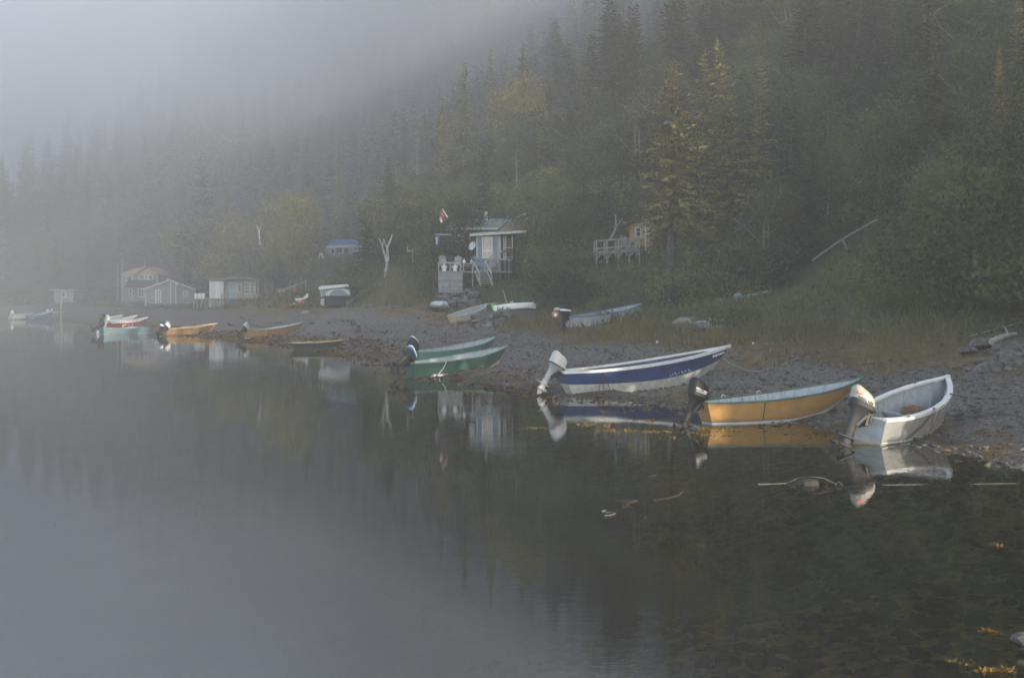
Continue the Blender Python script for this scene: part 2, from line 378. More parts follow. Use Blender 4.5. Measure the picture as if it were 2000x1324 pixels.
def outboard(boat, pos, tilt, k, body, cowl, stripes=(), text=None, tmat='letter_white', tiller=None, slant=0.25, prop='dark_metal', yaw=0., ck=1.22, extra=None):
    """pos = clamp point on the transom (boat space); tilt lifts the leg aft; local x forward, z up, clamp at origin."""
    T = Matrix.Translation(Vector(pos)) @ Matrix.Rotation(tilt, 4, 'Y') @ Matrix.Rotation(yaw, 4, 'Z') @ Matrix.Scale(k, 4)
    T0 = T
    ox = -.20
    def fin(mb, name, mats, parent, ang=40):
        mb.v = [T @ v for v in mb.v]
        return mb.build(name, mats, parent, True, ang)
    b = MB()
    b.loft([superring(ox+.03,0,.10,.46*ck,.30*(1+(ck-1)*.6),16,3), superring(ox-.0,0,.04,.42,.27,16,3), superring(ox-.03,0,-.03,.30,.20,16,3), superring(ox-.06,0,-.16,.25,.16,16,2.6),
            superring(ox-.08,0,-.40,.20,.13,16,2.4), superring(ox-.09,0,-.52,.22,.12,16,2.3), superring(ox-.09,0,-.60,.24,.10,16,2.2)])
    b.box((ox-.13,0,-.60), (.40,.17,.018))                                             # anti-ventilation plate
    b.loft([superring(ox-.09,0,-.60,.22,.09,14,2.2), superring(ox-.09,0,-.74,.20,.075,14,2.2)])
    b.loft([[(ox+.08+dx, .058*r*math.cos(2*PI*j/12), -.77+.058*r*math.sin(2*PI*j/12)) for j in range(12)] for dx, r in ((.06,.1),(.03,.6),(-.04,1),(-.22,1),(-.30,.7))])
    b.add([(ox+.02,-.012,-.81),(ox-.20,-.012,-.81),(ox-.16,-.008,-.97),(ox-.08,-.008,-.97),(ox+.02,.012,-.81),(ox-.20,.012,-.81),(ox-.16,.008,-.97),(ox-.08,.008,-.97)],
          [(0,1,2,3),(7,6,5,4),(0,4,5,1),(1,5,6,2),(2,6,7,3),(3,7,4,0)])
    for dz in (-.46,-.50): b.loft([superring(ox-.085,0,dz,.235,.14,14,2.4), superring(ox-.085,0,dz-.02,.235,.14,14,2.4)])
    motor = fin(b, 'outboard_motor', [body], boat)
    c = MB(); mats = [cowl, 'letter_white' if tmat == 'letter_white' else 'letter_black'] + [s[2] for s in stripes]
    zs = [.10,.13,.20,.27,.33,.37,.405,.425,.43]; rings = []; ms = []
    for z in zs:
        q = (z-.10)/.33; l = .50 - .06*q - (.12*max(0,(q-.75)/.25)**2); w = .33 - .03*q - (.10*max(0,(q-.75)/.25)**2)
        rings.append(superring(ox+.03-slant*.16*q,0,z - .0,l,w,20,3.2,-slant*q*.7))
    for z in zs[:-1]:
        mi = 0
        for i,(z0,z1,_) in enumerate(stripes):
            if z0 <= z < z1: mi = 2+i
        ms.append(mi)
    c.loft(rings, ms=ms+[0])
    if text:
        X = Matrix.Translation((ox-.17,-.166,.215)) @ Matrix.Rotation(slant*.16,4,'Y') @ Matrix.Rotation(-.09,4,'X') @ Matrix.Rotation(PI/2,4,'X')
        c.text(text, .075, X, 1, .006, .30)
        c.box((ox-.02,-.166,.185),(.26,.006,.010),1)
    if extra:
        c.box((ox-.15,-.168,.33),(.10,.008,.05),2+extra)
    c.v = [Vector((ox+.03+(v.x-ox-.03)*ck, v.y*(1+(ck-1)*.6), .10+(v.z-.10)*ck)) for v in c.v]
    fin(c, 'cowl', mats, motor)
    g = MB()
    g.box((-.02,0,-.10),(.05,.20,.26)); g.box((.045,.07,-.06),(.03,.05,.16)); g.box((.045,-.07,-.06),(.03,.05,.16)); g.box((.01,0,.02),(.12,.22,.03))
    g.beam((-.05,.08,-.02),(ox-.02,.07,-.30),.035,.06); g.beam((-.05,-.08,-.02),(ox-.02,-.07,-.30),.035,.06); g.tube([(.06,.12,-.1),(.06,-.12,-.1)],.014)
    g.tube([(-.03,.06,-.2),(ox,.05,-.42)],.022)
    fin(g, 'clamp_bracket', ['dark_metal' if body != 'light_metal' else 'grey_metal'], motor)
    p = MB(); px = ox-.40
    p.loft([[(px+dx, .04*r*math.cos(2*PI*j/10), -.77+.04*r*math.sin(2*PI*j/10)) for j in range(10)] for dx, r in ((.10,1),(.0,1),(-.05,.3))])
    for a in range(3):
        R = Matrix.Translation((px+.04,0,-.77)) @ Matrix.Rotation(2*PI*a/3+.4,4,'X')
        vs = []
        for t, w in ((.03,.03),(.07,.055),(.11,.06),(.14,.03)):
            for s_ in (-1,1):
                for th in (-.004,.004): vs.append((s_*w*.45+th, s_*w, t))
        fs = []
        for i in range(3):
            o = i*4; fs += [(o,o+2,o+6,o+4),(o+1,o+5,o+7,o+3),(o,o+4,o+5,o+1),(o+2,o+3,o+7,o+6)]
        fs += [(0,1,3,2),(12,14,15,13)]
        p.add(vs, fs, 0, R)
    fin(p, 'propeller', [prop], motor)
    if tiller:
        t = MB(); t.tube([(ox+.16,-.05,.06),(.16,-.10,.02),(.30,-.12,-.01)],[.022,.02,.02]); t.tube([(.30,-.12,-.01),(.44,-.135,-.03)],[.028,.026],m=1)
        fin(t, 'tiller_arm', ['grey_metal', tiller], motor)
    return motor

PROF_U = [0,.15,.3,.45,.6,.75,.87,.95,1]
def boat(name, label, cat, S, T, z0, h_st, beam, tw, out, boot, inside, rail, paint=.25, kbow=.35, rake_b=.55, rake_s=.15, rocker=.0, rail_w=.06, rail_h=.045,
         ribs=0, thwarts=(.3,.55), deck=None, thw_mat=None, group=None, sheer_p=2.1, cap=None, transom=None, flat=.62, dip=0.0, strake=None, roll=0.):
    S = Vector(S); T = Vector(T); d = T-S; L = math.hypot(d.x, d.y); rz = math.atan2(d.y, d.x); h_bow = T.z - z0
    root = thing(name, label, cat, (S.x,S.y,z0), rz, group); root.rotation_euler = (roll,0,rz)
    N = 22; us = [i/N for i in range(N+1)]
    B = beam/2
    def bt(u): return float(np.interp(u, PROF_U, [tw/2, tw/2+(B-tw/2)*.62, B*.95, B, B*.95, B*.76, B*.47, B*.20, .02]))
    def bb(u): return bt(u)*flat*float(np.interp(u,[0,.8,1],[1,1,.5]))
    def sz(u): return h_st + (h_bow-h_st)*u**sheer_p - dip*math.sin(PI*min(1,u/.6))
    def kz(u): return rocker*max(0,(1-u/.35))**2 + kbow*max(0,(u-.42)/.58)**2
    LB = L-rake_b
    def pt(u, v, sgn, off=0.0, lift=0.0):
        zt, zb = sz(u), kz(u)+lift; x = (1-v)*(u*LB) + v*(-rake_s + u*(L+rake_s))
        y = bb(u)+(bt(u)-bb(u))*(v**.85); y = max(y-off, .0)
        xx = x + (off if u < .02 else -off*1.3 if u > .98 else 0)
        return (xx, sgn*y, zb+(zt-zb)*v)
    hull = MB(); iv = []
    V = [0]+[None]+[.5,.75,1.0]
    def vrows(u):
        p = min(.7, paint if not callable(paint) else paint(u)); return [0, p, p+(1-p)*.35, p+(1-p)*.7, 1.0]
    for side in (1,-1):
        rings = []
        for u in us: rings.append([pt(u, v, side) for v in vrows(u)])
        o = len(hull.v); hull.v += [Vector(q) for r in rings for q in r]
        for i in range(N):
            for j in range(4):
                a = o+i*5+j; q = [a, a+5, a+6, a+1]
                hull.f.append(q if side < 0 else q[::-1]); hull.m.append(1 if j == 0 else 0)
        rings = [[pt(u, v, side, .045, .05) for v in (0,.4,.7,1)] for u in us]
        o = len(hull.v); hull.v += [Vector(q) for r in rings for q in r]
        for i in range(N):
            for j in range(3):
                a = o+i*4+j; q = [a, a+1, a+5, a+4]
                hull.f.append(q if side < 0 else q[::-1]); hull.m.append(2)
    for lift, off, flip, m in ((0,0,0,1),(.05,.045,1,2)):                               # bottom and floor
        o = len(hull.v)
        for u in us: hull.v += [Vector(pt(u,0,-1,off,lift)), Vector(pt(u,0,1,off,lift))]
        for i in range(N):
            q = [o+2*i, o+2*i+1, o+2*i+3, o+2*i+2]; hull.f.append(q[::-1] if flip else q); hull.m.append(m)
    for off, lift, vs, mo in ((0,0,vrows(0),None),(.045,.05,(0,.4,.7,1),2)):              # transom, both faces
        o = len(hull.v); n = len(vs)
        for sgn in (-1,1): hull.v += [Vector(pt(0,v,sgn,off,lift)) for v in vs]
        for j in range(n-1):
            hull.f.append([o+j, o+j+1, o+n+j+1, o+n+j]); hull.m.append(mo if mo else (1 if j == 0 else (3 if transom else 0)))
    o = len(hull.v)
    hull.v += [Vector(pt(0,1,-1)), Vector(pt(0,1,1)), Vector(pt(0,1,1,.045,.05)), Vector(pt(0,1,-1,.045,.05))]
    hull.f.append([o,o+1,o+2,o+3]); hull.m.append(0)
    for side in (1,-1):
        o = len(hull.v)
        for u in us: hull.v += [Vector(pt(u,1,side)), Vector(pt(u,1,side,.045,.05))]
        for i in range(N):
            hull.f.append([o+2*i,o+2*i+1,o+2*i+3,o+2*i+2]); hull.m.append(0)
    hb = hull.build('hull', [out, boot, inside, transom or out], root, True, 30)
    g = MB()
    for side in (1,-1):
        rings = []
        for u in us:
            x,y,z = pt(u,1,side); yo = side*(abs(y)+.022); yi = side*max(abs(y)-rail_w, 0.0)
            rings.append([(x,yo,z-rail_h*.6),(x,yo,z+rail_h*.5),(x,yi,z+rail_h*.5),(x,yi,z-rail_h*.3)])
        if side < 0: rings = [r[::-1] for r in rings]
        g.loft(rings)
    x,y,z = pt(1,1,1); g.box((x-.01,0,z+.005),(.10,.09,rail_h*1.3))
    g.build('gunwale', [rail], root, True, 35)
    cp = MB(); w0 = pt(0,1,1)
    cp.box((w0[0]+.02,0,w0[2]+.012),(.075,2*abs(w0[1])-.02,.03)); cp.build('transom_cap', [cap or rail], root)
    if strake:
        s = MB()
        for side in (1,-1):
            for i in range(N):
                a = pt(us[i], vrows(us[i])[1], side); b = pt(us[i+1], vrows(us[i+1])[1], side)
                s.beam((a[0],a[1]+side*.012,a[2]),(b[0],b[1]+side*.012,b[2]),.03,.035)
        s.build('rub_strake', [strake], root)
    for i in range(ribs):
        u = .10+.8*i/(ribs-1) if ribs > 1 else .5; r = MB()
        for side in (1,-1):
            a = Vector(pt(u,0,side,.06,.05)); m_ = Vector(pt(u,.55,side,.065,.05)); b = Vector(pt(u,1,side,.065,.05)) - Vector((0,0,.03))
            r.beam(a, m_, .05, .045, up=(1,0,0)); r.beam(m_, b, .05, .045, up=(1,0,0))
        a = pt(u,0,1,.05,.07); b = pt(u,0,-1,.05,.07); r.beam(a, b, .05, .05)
        r.build('rib', [inside], root)
    for u in thwarts:
        t = MB(); v = .62; a = pt(u,v,1,.05); t.box((a[0],0,a[2]),(.26,2*abs(a[1])-.01,.035)); t.build('thwart', [thw_mat or inside], root)
    if deck:                                                                              # small foredeck over the last stretch of the bow
        dk = MB(); r = []
        for u in np.linspace(deck, .995, 8):
            x,y,z = pt(float(u),1,1,.0); r.append([(x,abs(y)-.01,z+.012),(x,-abs(y)+.01,z+.012),(x,-abs(y)+.01,z-.02),(x,abs(y)-.01,z-.02)])
        dk.loft(r); dk.build('foredeck', [rail], root, True)
    root['_L'] = L
    return root, pt, sz

def line_obj(name, label, cat, pts, r, m, group=None, parent=None, n=5):
    mb = MB(); mb.tube(pts, r, n)
    if parent is not None: return mb.build(name, [m], parent, True)
    o = mb.build(name, [m], None, True); return tag(o, label, cat, group)
def smooth_pts(pts, k=6):
    pts = [Vector(p) for p in pts]; out = []
    for i in range(len(pts)-1):
        p0 = pts[max(i-1,0)]; p1 = pts[i]; p2 = pts[i+1]; p3 = pts[min(i+2,len(pts)-1)]
        for j in range(k):
            t = j/k
            out.append(.5*((2*p1)+(p2-p0)*t+(2*p0-5*p1+4*p2-p3)*t*t+(3*p1-p0-3*p2+p3)*t**3))
    return out+[pts[-1]]

BG = 'boats drawn up along the shore'
# white skiff, nearest
wb, wpt, wsz = boat('skiff', 'white-railed light grey skiff, nearest boat, seen from its stern with gear inside', 'boat', P(1692,868,29.5), P(1838,734,33.6), -.10, .78, 1.55, .86,
    'grey_hull', 'cream_boot', 'grey_paint', 'white_paint', paint=.27, kbow=.36, rake_b=.30, rake_s=.10, rail_w=.12, rail_h=.07, thwarts=(.28,.50), sheer_p=1.9, transom='grey_paint', group=BG, flat=.74, strake='white_worn', ribs=5, roll=.13)
outboard(wb, (-.12,.02,.80), .42, 1.15, 'grey_metal', 'cowl_beige', stripes=((.10,.20,'grey_metal'),(9,9,'stripe_red')), text='NISSAN', tmat='letter_black', tiller='stripe_red', slant=.45, extra=2, yaw=-.75, ck=1.15)
b = MB(); rr = random.Random(5)
for i in range(26):
    a = rr.uniform(0,2*PI); b.tube(smooth_pts([(2.95+rr.uniform(-.45,.45), rr.uniform(-.22,.22), .62+rr.uniform(0,.16)) for _ in range(5)],4), .035, 5)
b.ell((2.95,0,.50),(.62,.36,.26),jit=.12,seed=3)
bo = b.build('net_pile', ['net_brown'], None, True); bo.location = wb.location; bo.rotation_euler = wb.rotation_euler
tag(bo, 'heap of brown fishing net lying in the bow of the nearest skiff', 'fishing net')
b = MB(); b.box((1.75,.12,.38),(.42,.30,.22)); b.tube([(1.65,.05,.49),(1.75,.05,.55),(1.85,.05,.49)],.018); b.tube([(1.6,.2,.5),(1.6,.2,.53)],.03)
bo = b.build('fuel_tank', ['grey_metal'], None, True); bo.location = wb.location; bo.rotation_euler = wb.rotation_euler
tag(bo, 'dark grey fuel tank on the floor of the nearest skiff', 'fuel tank')
for ux, sd in ((.16,-1),(.40,1),(.42,-1),(.72,-1),(.8,1)):
    b = MB(); x,y,z = wpt(ux,1,sd); b.box((x,y,z+.055),(.14,.025,.02)); b.box((x-.03,y,z+.045),(.02,.02,.05)); b.box((x+.03,y,z+.045),(.02,.02,.05)); b.build('cleat', ['dark_metal'], wb)
for pts in ([wpt(.42,1,-1),wpt(.44,.6,-1),wpt(.47,.35,-1),wpt(.5,.55,-1),wpt(.52,1,-1)], [wpt(.42,1,-1),wpt(.33,.6,-1),wpt(.18,.2,-1)], [wpt(.40,1,-1),wpt(.30,.6,-1),wpt(.14,.18,-1)],
            [wpt(.30,1,1,.05),wpt(.33,.55,1,.08),wpt(.37,.35,1,.2),wpt(.40,.7,1,.1),wpt(.42,1,1,.06)], [wpt(.36,1,1,.05),wpt(.40,.5,1,.1),wpt(.46,.3,1,.3)]):
    pts = [Vector(p)+Vector((0,-.03 if p[1] < 0 else -.02, .03)) for p in pts]
    line_obj('rope', None, None, smooth_pts(pts,5), .007, 'rope_dark', parent=wb)

# ochre dory
yb, ypt, _ = boat('dory', 'ochre yellow dory with green gunwale, grey ribs inside and black outboard', 'boat', P(1384,836,34.3), P(1685,738,36.9), -.13, .73, 1.62, .66,
    'ochre_hull', 'white_paint', 'grey_paint', 'green_rail', paint=.23, kbow=.74, rake_b=.62, rake_s=.28, ribs=11, thwarts=(.22,.42,.66), sheer_p=2.3, group=BG, thw_mat='grey_paint')
outboard(yb, (-.24,0,.73), .34, 1.08, 'black_gloss', 'black_gloss', text='MERCURY', tiller=None, slant=.35)
line_obj('rope', None, None, smooth_pts([ypt(.28,1,-1),Vector(ypt(.283,.6,-1))+Vector((0,-.02,0)),Vector(ypt(.285,.3,-1))+Vector((0,-.02,0))],4), .012, 'rope_orange', parent=yb)
for u in (.22,.45):
    b = MB(); x,y,z = ypt(u,1,1); b.tube([(x-.06,y,z),(x-.05,y,z+.07),(x,y,z+.10),(x+.05,y,z+.07),(x+.06,y,z)],.010); b.build('oarlock', ['rope_white'], yb, True)

# blue and white dory
bb_, bpt, _ = boat('dory', 'navy blue and white dory with broad white gunwale and white outboard', 'boat', P(1112,774,44.2), P(1425,676,46.9), -.03, .86, 1.75, .80,
    'blue_hull', 'white_worn', 'blue_hull', 'white_paint', paint=lambda u: .47-.04*u, kbow=.80, rake_b=.75, rake_s=.42, rail_w=.15, rail_h=.09, thwarts=(.25,.5), deck=.86, sheer_p=1.75, rocker=.03, group=BG)
outboard(bb_, (-.40,0,.86), .52, 1.12, 'light_metal', 'cowl_white', slant=.30, stripes=((.10,.13,'grey_metal'),), prop='grey_metal')
def hull_dir(pt, u, v, sd): 
    return (Vector(pt(u+.02,v,sd))-Vector(pt(u-.02,v,sd))).normalized()
a = Vector(bpt(.872,.80,-1)); e = Vector(bpt(.975,.80,-1)); dv = (e-a).normalized(); upv = (Vector(bpt(.92,1,-1))-Vector(bpt(.92,.6,-1))); upv = (upv-dv*upv.dot(dv)).normalized(); nv = dv.cross(upv)
X = Matrix(((dv.x,upv.x,nv.x,a.x),(dv.y,upv.y,nv.y,a.y),(dv.z,upv.z,nv.z,a.z),(0,0,0,1)))
t = MB(); t.text('Polly Leann', .13, Matrix.Translation(nv*.05+upv*(-.01)) @ X, 0, .02, (e-a).length*.92); t.build('name_lettering', ['letter_white'], bb_)
for i, u in enumerate((.60,.613,.626,.64,.655,.672,.685,.70,.72,.735)):
    x,y,z = bpt(u,.52+.03*(i%3),-1); t = MB(); t.box((x,y-.012,z),(.045,.012,.02)); t.build('registration_mark', ['letter_white'], bb_)
for du in (-.01,.0,.012):
    line_obj('rope', None, None, smooth_pts([bpt(.19,1,-1),Vector(bpt(.19+du,.72,-1))+Vector((0,-.035,0)),Vector(bpt(.19+2.5*du,.35,-1))+Vector((0,-.03,0)),Vector(bpt(.19+3.5*du,.02,-1))+Vector((0,-.05,0))],4), .012, 'rope_orange', parent=bb_)

# two green boats
gb, gpt, _ = boat('dory', 'dark green dory with cream bottom at the bow, floating in front of the mint one', 'boat', P(806,737,53.6), P(990,676,58.2), -.22, .84, 1.62, .72,
    'green_hull', 'cream_boot', 'grey_paint', 'mint', paint=.24, kbow=.60, rake_b=.6, rake_s=.28, thwarts=(.3,.55), sheer_p=2.0, group=BG)
outboard(gb, (-.24,0,.84), .92, 1.15, 'dark_metal', 'dark_metal', stripes=((.27,.33,'stripe_blue'),(.33,.37,'letter_white')), slant=.3)
line_obj('rope', None, None, smooth_pts([Vector(gpt(.25,1,-1))+Vector((0,-.03,.03)),Vector(gpt(.22,.7,-1))+Vector((0,-.12,0)),Vector(gpt(.15,.3,-1))+Vector((0,-.22,0)),Vector((.5,-.95,.22))],5), .016, 'rope_white', parent=gb)
tb, tpt, _ = boat('dory', 'mint green dory with pale grey inside, lying behind the dark green one', 'boat', P(815,716,62.0), P(968,658,66.2), .0, .72, 1.6, .72,
    'teal_hull', 'cream_boot', 'grey_paint', 'mint', paint=.16, kbow=.42, rake_b=.6, rake_s=.25, ribs=9, thwarts=(.3,.55), sheer_p=2.2, group=BG)
outboard(tb, (-.22,0,.72), .55, 1.15, 'dark_metal', 'black_gloss', stripes=((.37,.40,'letter_white'),), slant=.3)
b = MB(); q = G(846,736.5); b.tube([(0,0,0),(.62,.15,0)], [.11,.11], 10); b.tube([(.12,.03,0),(.2,.05,0)],.114,10,1); b.tube([(.40,.1,0),(.48,.118,0)],.114,10,1); b.tube([(-.1,-.02,.02),(0,0,0)],.02,6)
o = b.build('float', ['plastic_white','buoy_red'], None, True); o.location = (q.x,q.y,.02); tag(o, 'white net float with red bands in the water beside the dark green dory', 'float')
line_obj('rope', 'pale rope on the water between the dark green dory and its float', 'rope', [G(808,734.5),G(830,735),G(846,735.5)], .02, 'rope_white')

# small dark rowing boat
kb, kpt, _ = boat('rowing_boat', 'small black rowing boat with tan gunwale lying on the seaweed', 'boat', P(577,684,79.5), P(668,664,81.0), -.05, .52, 1.3, .85, 'black_hull', 'black_hull', 'wood_brown', 'tan_rail',
    paint=.2, kbow=.12, rake_b=.25, rake_s=.30, thwarts=(.3,.6), sheer_p=2.4, rocker=.06, group=BG, thw_mat='wood_grey')
for u in (.28,.52):
    b = MB(); x,y,z = kpt(u,1,-1); b.tube([(x,y,z),(x,y,z+.13)],.018); b.tube([(x-.06,y,z+.15),(x,y,z+.10),(x+.06,y,z+.15)],.016)
    b.build('oarlock', ['tan_rail'], kb, True)

# far ochre boats
y2, y2pt, _ = boat('dory', 'orange-brown dory with dark green gunwale and pale blue outboard, behind the black rowing boat', 'boat', P(482,664,98.5), P(595,628,103.6), -.02, .72, 1.6, .72,
    'orange_hull', 'white_worn', 'grey_paint', 'green_rail', paint=.22, kbow=.62, rake_b=.7, rake_s=.15, thwarts=(.3,.6), sheer_p=1.9, group=BG)
outboard(y2, (-.14,0,.72), .85, 1.0, 'dark_metal', 'light_metal', slant=.3)
line_obj('rope', None, None, [y2pt(.25,1,-1),Vector(y2pt(.24,.4,-1))+Vector((0,-.03,0))], .015, 'rope_white', parent=y2)
y3, _, _ = boat('dory', 'tan dory with cream upper strake and two outboards at its stern', 'boat', P(322,657,106.5), P(425,631,111.5), -.12, .72, 1.65, .74,
    'orange_hull', 'white_worn', 'tan_rail', 'tan_rail', paint=.16, kbow=.5, rake_b=.7, rake_s=.15, thwarts=(.3,.6), sheer_p=1.9, group=BG)
outboard(y3, (-.14,.0,.72), .5, 1.0, 'dark_metal', 'dark_metal', slant=.3, stripes=((.10,.20,'letter_white'),))
outboard(y3, (-.10,-.42,.70), .75, 1.0, 'dark_metal', 'cowl_white', slant=.3)
b = MB(); q = P(420,652,108.5); b.ell((0,0,0),(1.15,.4,.22),jit=.15,seed=4); o = b.build('rock', ['rock_slate'], None); o.location = (q.x+.2,q.y,.05); tag(o, 'long dark flat rock at the water under the tan dory bow', 'rock')
sb, _, _ = boat('dory', 'low steel blue boat afloat with a white mooring ball at its stern', 'boat', P(200,654,110.5), P(309,640,115.5), -.15, .80, 1.7, .85,
    'steel_blue', 'silver_hull', 'grey_paint', 'steel_blue', paint=.25, kbow=.08, rake_b=.5, rake_s=.2, thwarts=(.3,.55), sheer_p=2., dip=.12, group=BG)
outboard(sb, (-.2,0,.8), .95, 1.0, 'dark_metal', 'dark_metal', slant=.3)
b = MB(); q = G(194,652.5); b.ell((0,0,.05),(.27,.27,.27),nu=16,nv=10); b.tube([(0,0,.3),(0,0,.38)],.04); o = b.build('mooring_ball', ['plastic_white'], None, True); o.location = (q.x,q.y,.05); tag(o, 'round white mooring ball floating by the steel blue boat', 'buoy')
rb, rpt, _ = boat('dory', 'red dory with white gunwale and white lettering on its side', 'boat', P(215,642,128.5), P(288,620,134.2), -.10, .72, 1.7, .8,
    'red_hull', 'white_worn', 'grey_paint', 'white_paint', paint=lambda u: .06+.26*max(0,(u-.5)*2), kbow=.34, rake_b=.6, rake_s=.2, rail_w=.10, rail_h=.07, thwarts=(.3,.55), sheer_p=2.1, group=BG)
outboard(rb, (-.2,0,.72), .6, 1.0, 'light_metal', 'cowl_white', slant=.3)
a = Vector(rpt(.20,.25,-1)); e = Vector(rpt(.46,.25,-1)); dv = (e-a).normalized(); upv = Vector((0,.0,1)); upv = (upv-dv*upv.dot(dv)).normalized(); nv = dv.cross(upv)
X = Matrix(((dv.x,upv.x,nv.x,a.x),(dv.y,upv.y,nv.y,a.y),(dv.z,upv.z,nv.z,a.z),(0,0,0,1)))
t = MB(); t.text('Lloyd', .5, Matrix.Translation(nv*.16) @ X, 0, .05, (e-a).length); t.build('name_lettering', ['letter_white'], rb)
b2, _, _ = boat('dory', 'mid blue dory with pale blue rail, between the red boat and the tan one behind', 'boat', P(212,634,136.5), P(268,615,142.5), .0, .65, 1.6, .8,
    'dim_blue', 'dim_blue', 'grey_paint', 'silver_hull', paint=.2, kbow=.3, rake_b=.6, rake_s=.2, thwarts=(.3,.55), sheer_p=2.1, group=BG)
outboard(b2, (-.2,0,.66), .8, 1.0, 'light_metal', 'cowl_white', slant=.3)
b3, _, _ = boat('dory', 'tan boat mostly hidden behind the mid blue dory', 'boat', P(203,631,145.5), P(240,614,151.0), .1, .6, 1.6, .8, 'orange_hull', 'orange_hull', 'grey_paint', 'tan_rail',
    paint=.2, kbow=.3, rake_b=.6, rake_s=.2, thwarts=(.3,), sheer_p=2.1, group=BG)
outboard(b3, (-.2,0,.6), .95, 1.0, 'dark_metal', 'dark_metal', slant=.3)
# boats at the far left edge, deep in the fog
f1, _, _ = boat('dory', 'pale cream boat faint in the fog, farthest to the left', 'boat', P(26,625,174.5), P(64,610,178.5), -.05, .75, 1.7, .8, 'pale_hull', 'cream_boot', 'grey_paint', 'white_worn', paint=.2, kbow=.2, rake_b=.5, thwarts=(.4,), group=BG)
outboard(f1, (-.2,0,.75), .6, 1.0, 'light_metal', 'cowl_white')
f2, _, _ = boat('dory', 'dark blue boat faint in the fog beside a pole', 'boat', P(55,624.5,172.0), P(103,606.5,175.5), -.05, .7, 1.7, .8, 'dim_blue', 'dim_blue', 'grey_paint', 'steel_blue', paint=.2, kbow=.25, rake_b=.5, thwarts=(.4,), sheer_p=2.0, group=BG)
f3, _, _ = boat('dory', 'mustard boat faint in the fog, half hidden by the dark blue one', 'boat', P(98,624,178.0), P(121,608,183.0), -.05, .9, 1.7, .9, 'ochre_hull', 'ochre_hull', 'grey_paint', 'tan_rail', paint=.2, kbow=.2, rake_b=.3, thwarts=(.4,), sheer_p=1.5, group=BG)
outboard(f3, (-.2,.3,.9), .7, 1.0, 'light_metal', 'cowl_white'); outboard(f3, (-.2,-.3,.9), .8, 1.0, 'light_metal', 'cowl_white')
q = G(119,627); b = MB(); b.tube([(0,0,-2),(0.02,0,1.6),(0,0,4.2)],[.16,.14,.11],8); o = b.build('mooring_pole', ['wood_grey'], None, True); o.location = (q.x,q.y,0); tag(o, 'weathered wooden pole standing in the water at the foggy end', 'pole')
# ------------------------------------------------------------------ ground levels under things on land
for q in [(882,634,90,3),(950,609,94,2.5),(1112,647,72,3.5),(1180,628,75,3),(1465,604,78,4),(652,601,120,4.5),(600,625,112,2.5),(330,597,180,9),(270,597,194,7),(455,588,166,6),(400,606,166,3),(425,606,164,2.5),
          (655,503,166,6),(615,512,160,4),(965,548,102,5),(880,566,99.5,3.2),(940,557,100,2.6),(1210,524,95,5),(1245,510,98,3),(757,553,116,4),(745,600,104,6),(866,600,97,3.5),(1000,607,92,3),(580,600,126,4),(575,578,135,5),(810,526,112,4),
          (1365,660,65,4),(955,640,84,3),(525,580,160,3),(124,592,196,5),(870,610,96,3),(985,556,102,4),(440,613,157,6),(300,606,171,7),(350,606,169,7),(395,612,158,5),(1390,743,46.4,2.2),(1330,752,45.8,1.8),(1250,762,45,1.6),(965,722,57.3,2.2),(1640,802,36.2,1.5),(1822,818,33.4,1.2),(540,662,100.5,2),(575,654,103,2),(400,653,110,2),(620,683,80,1.8),(655,682,81,1.5),(650,604,114,4)]:
    pad(*q)

class Site:                                           # reads photo pixels into a building's own metres
    def __init__(s, name, label, cat, px, py, Y, rz=0, group=None):
        s.px, s.py, s.Y, s.k = px, py, Y, F/Y
        s.root = thing(name, label, cat, P(px,py,Y), rz, group)
    def x(s, px): return (px-s.px)/s.k
    def z(s, py): return (s.py-py)/s.k
    def box(s, mb, x0, y0, x1, y1, dep0, dep1, m=0):   # pixel rectangle with depth range in metres behind the facade
        a, b = s.x(x0), s.x(x1); c, d = s.z(y1), s.z(y0)
        mb.box(((a+b)/2,(dep0+dep1)/2,(c+d)/2),(abs(b-a),abs(dep1-dep0),abs(d-c)), m); return mb
    def window(s, x0, y0, x1, y1, dep, frame='white_paint', pane='glass', nx=1, nz=1, t=.07, name='window'):
        a, b = s.x(x0), s.x(x1); c, d = s.z(y1), s.z(y0); mb = MB(); f = dep-.05
        mb.box((a-t/2,f,(c+d)/2),(t,.09,d-c+2*t)); mb.box((b+t/2,f,(c+d)/2),(t,.09,d-c+2*t))
        mb.box(((a+b)/2,f,d+t/2),(b-a,.085,t)); mb.box(((a+b)/2,f-.01,c-t/2),(b-a,.11,t))
        for i in range(1,nx): mb.box((a+(b-a)*i/nx,f+.005,(c+d)/2),(t*.7,.06,d-c))
        for i in range(1,nz): mb.box(((a+b)/2,f+.005,c+(d-c)*i/nz),(b-a,.055,t*.6))
        w = mb.build(name, [frame], s.root)
        p = MB(); p.box(((a+b)/2,dep-.012,(c+d)/2),(b-a-.004,.02,d-c-.004)); p.build('pane', [pane], w)
        return w
def gable(mb, xl, xr, xp, ze, zp, y0, y1, th=.12, m=0, ov=.0):   # two roof slopes, ridge along Y
    for a, b in ((xl, xp), (xr, xp)):
        p = [(a,y0,ze),(b,y0,zp),(b,y1,zp),(a,y1,ze)]
        vs = p + [(x,y,z+th) for x,y,z in p]
        mb.add(vs, [(0,1,2,3),(7,6,5,4),(0,4,5,1),(1,5,6,2),(2,6,7,3),(3,7,4,0)], m)

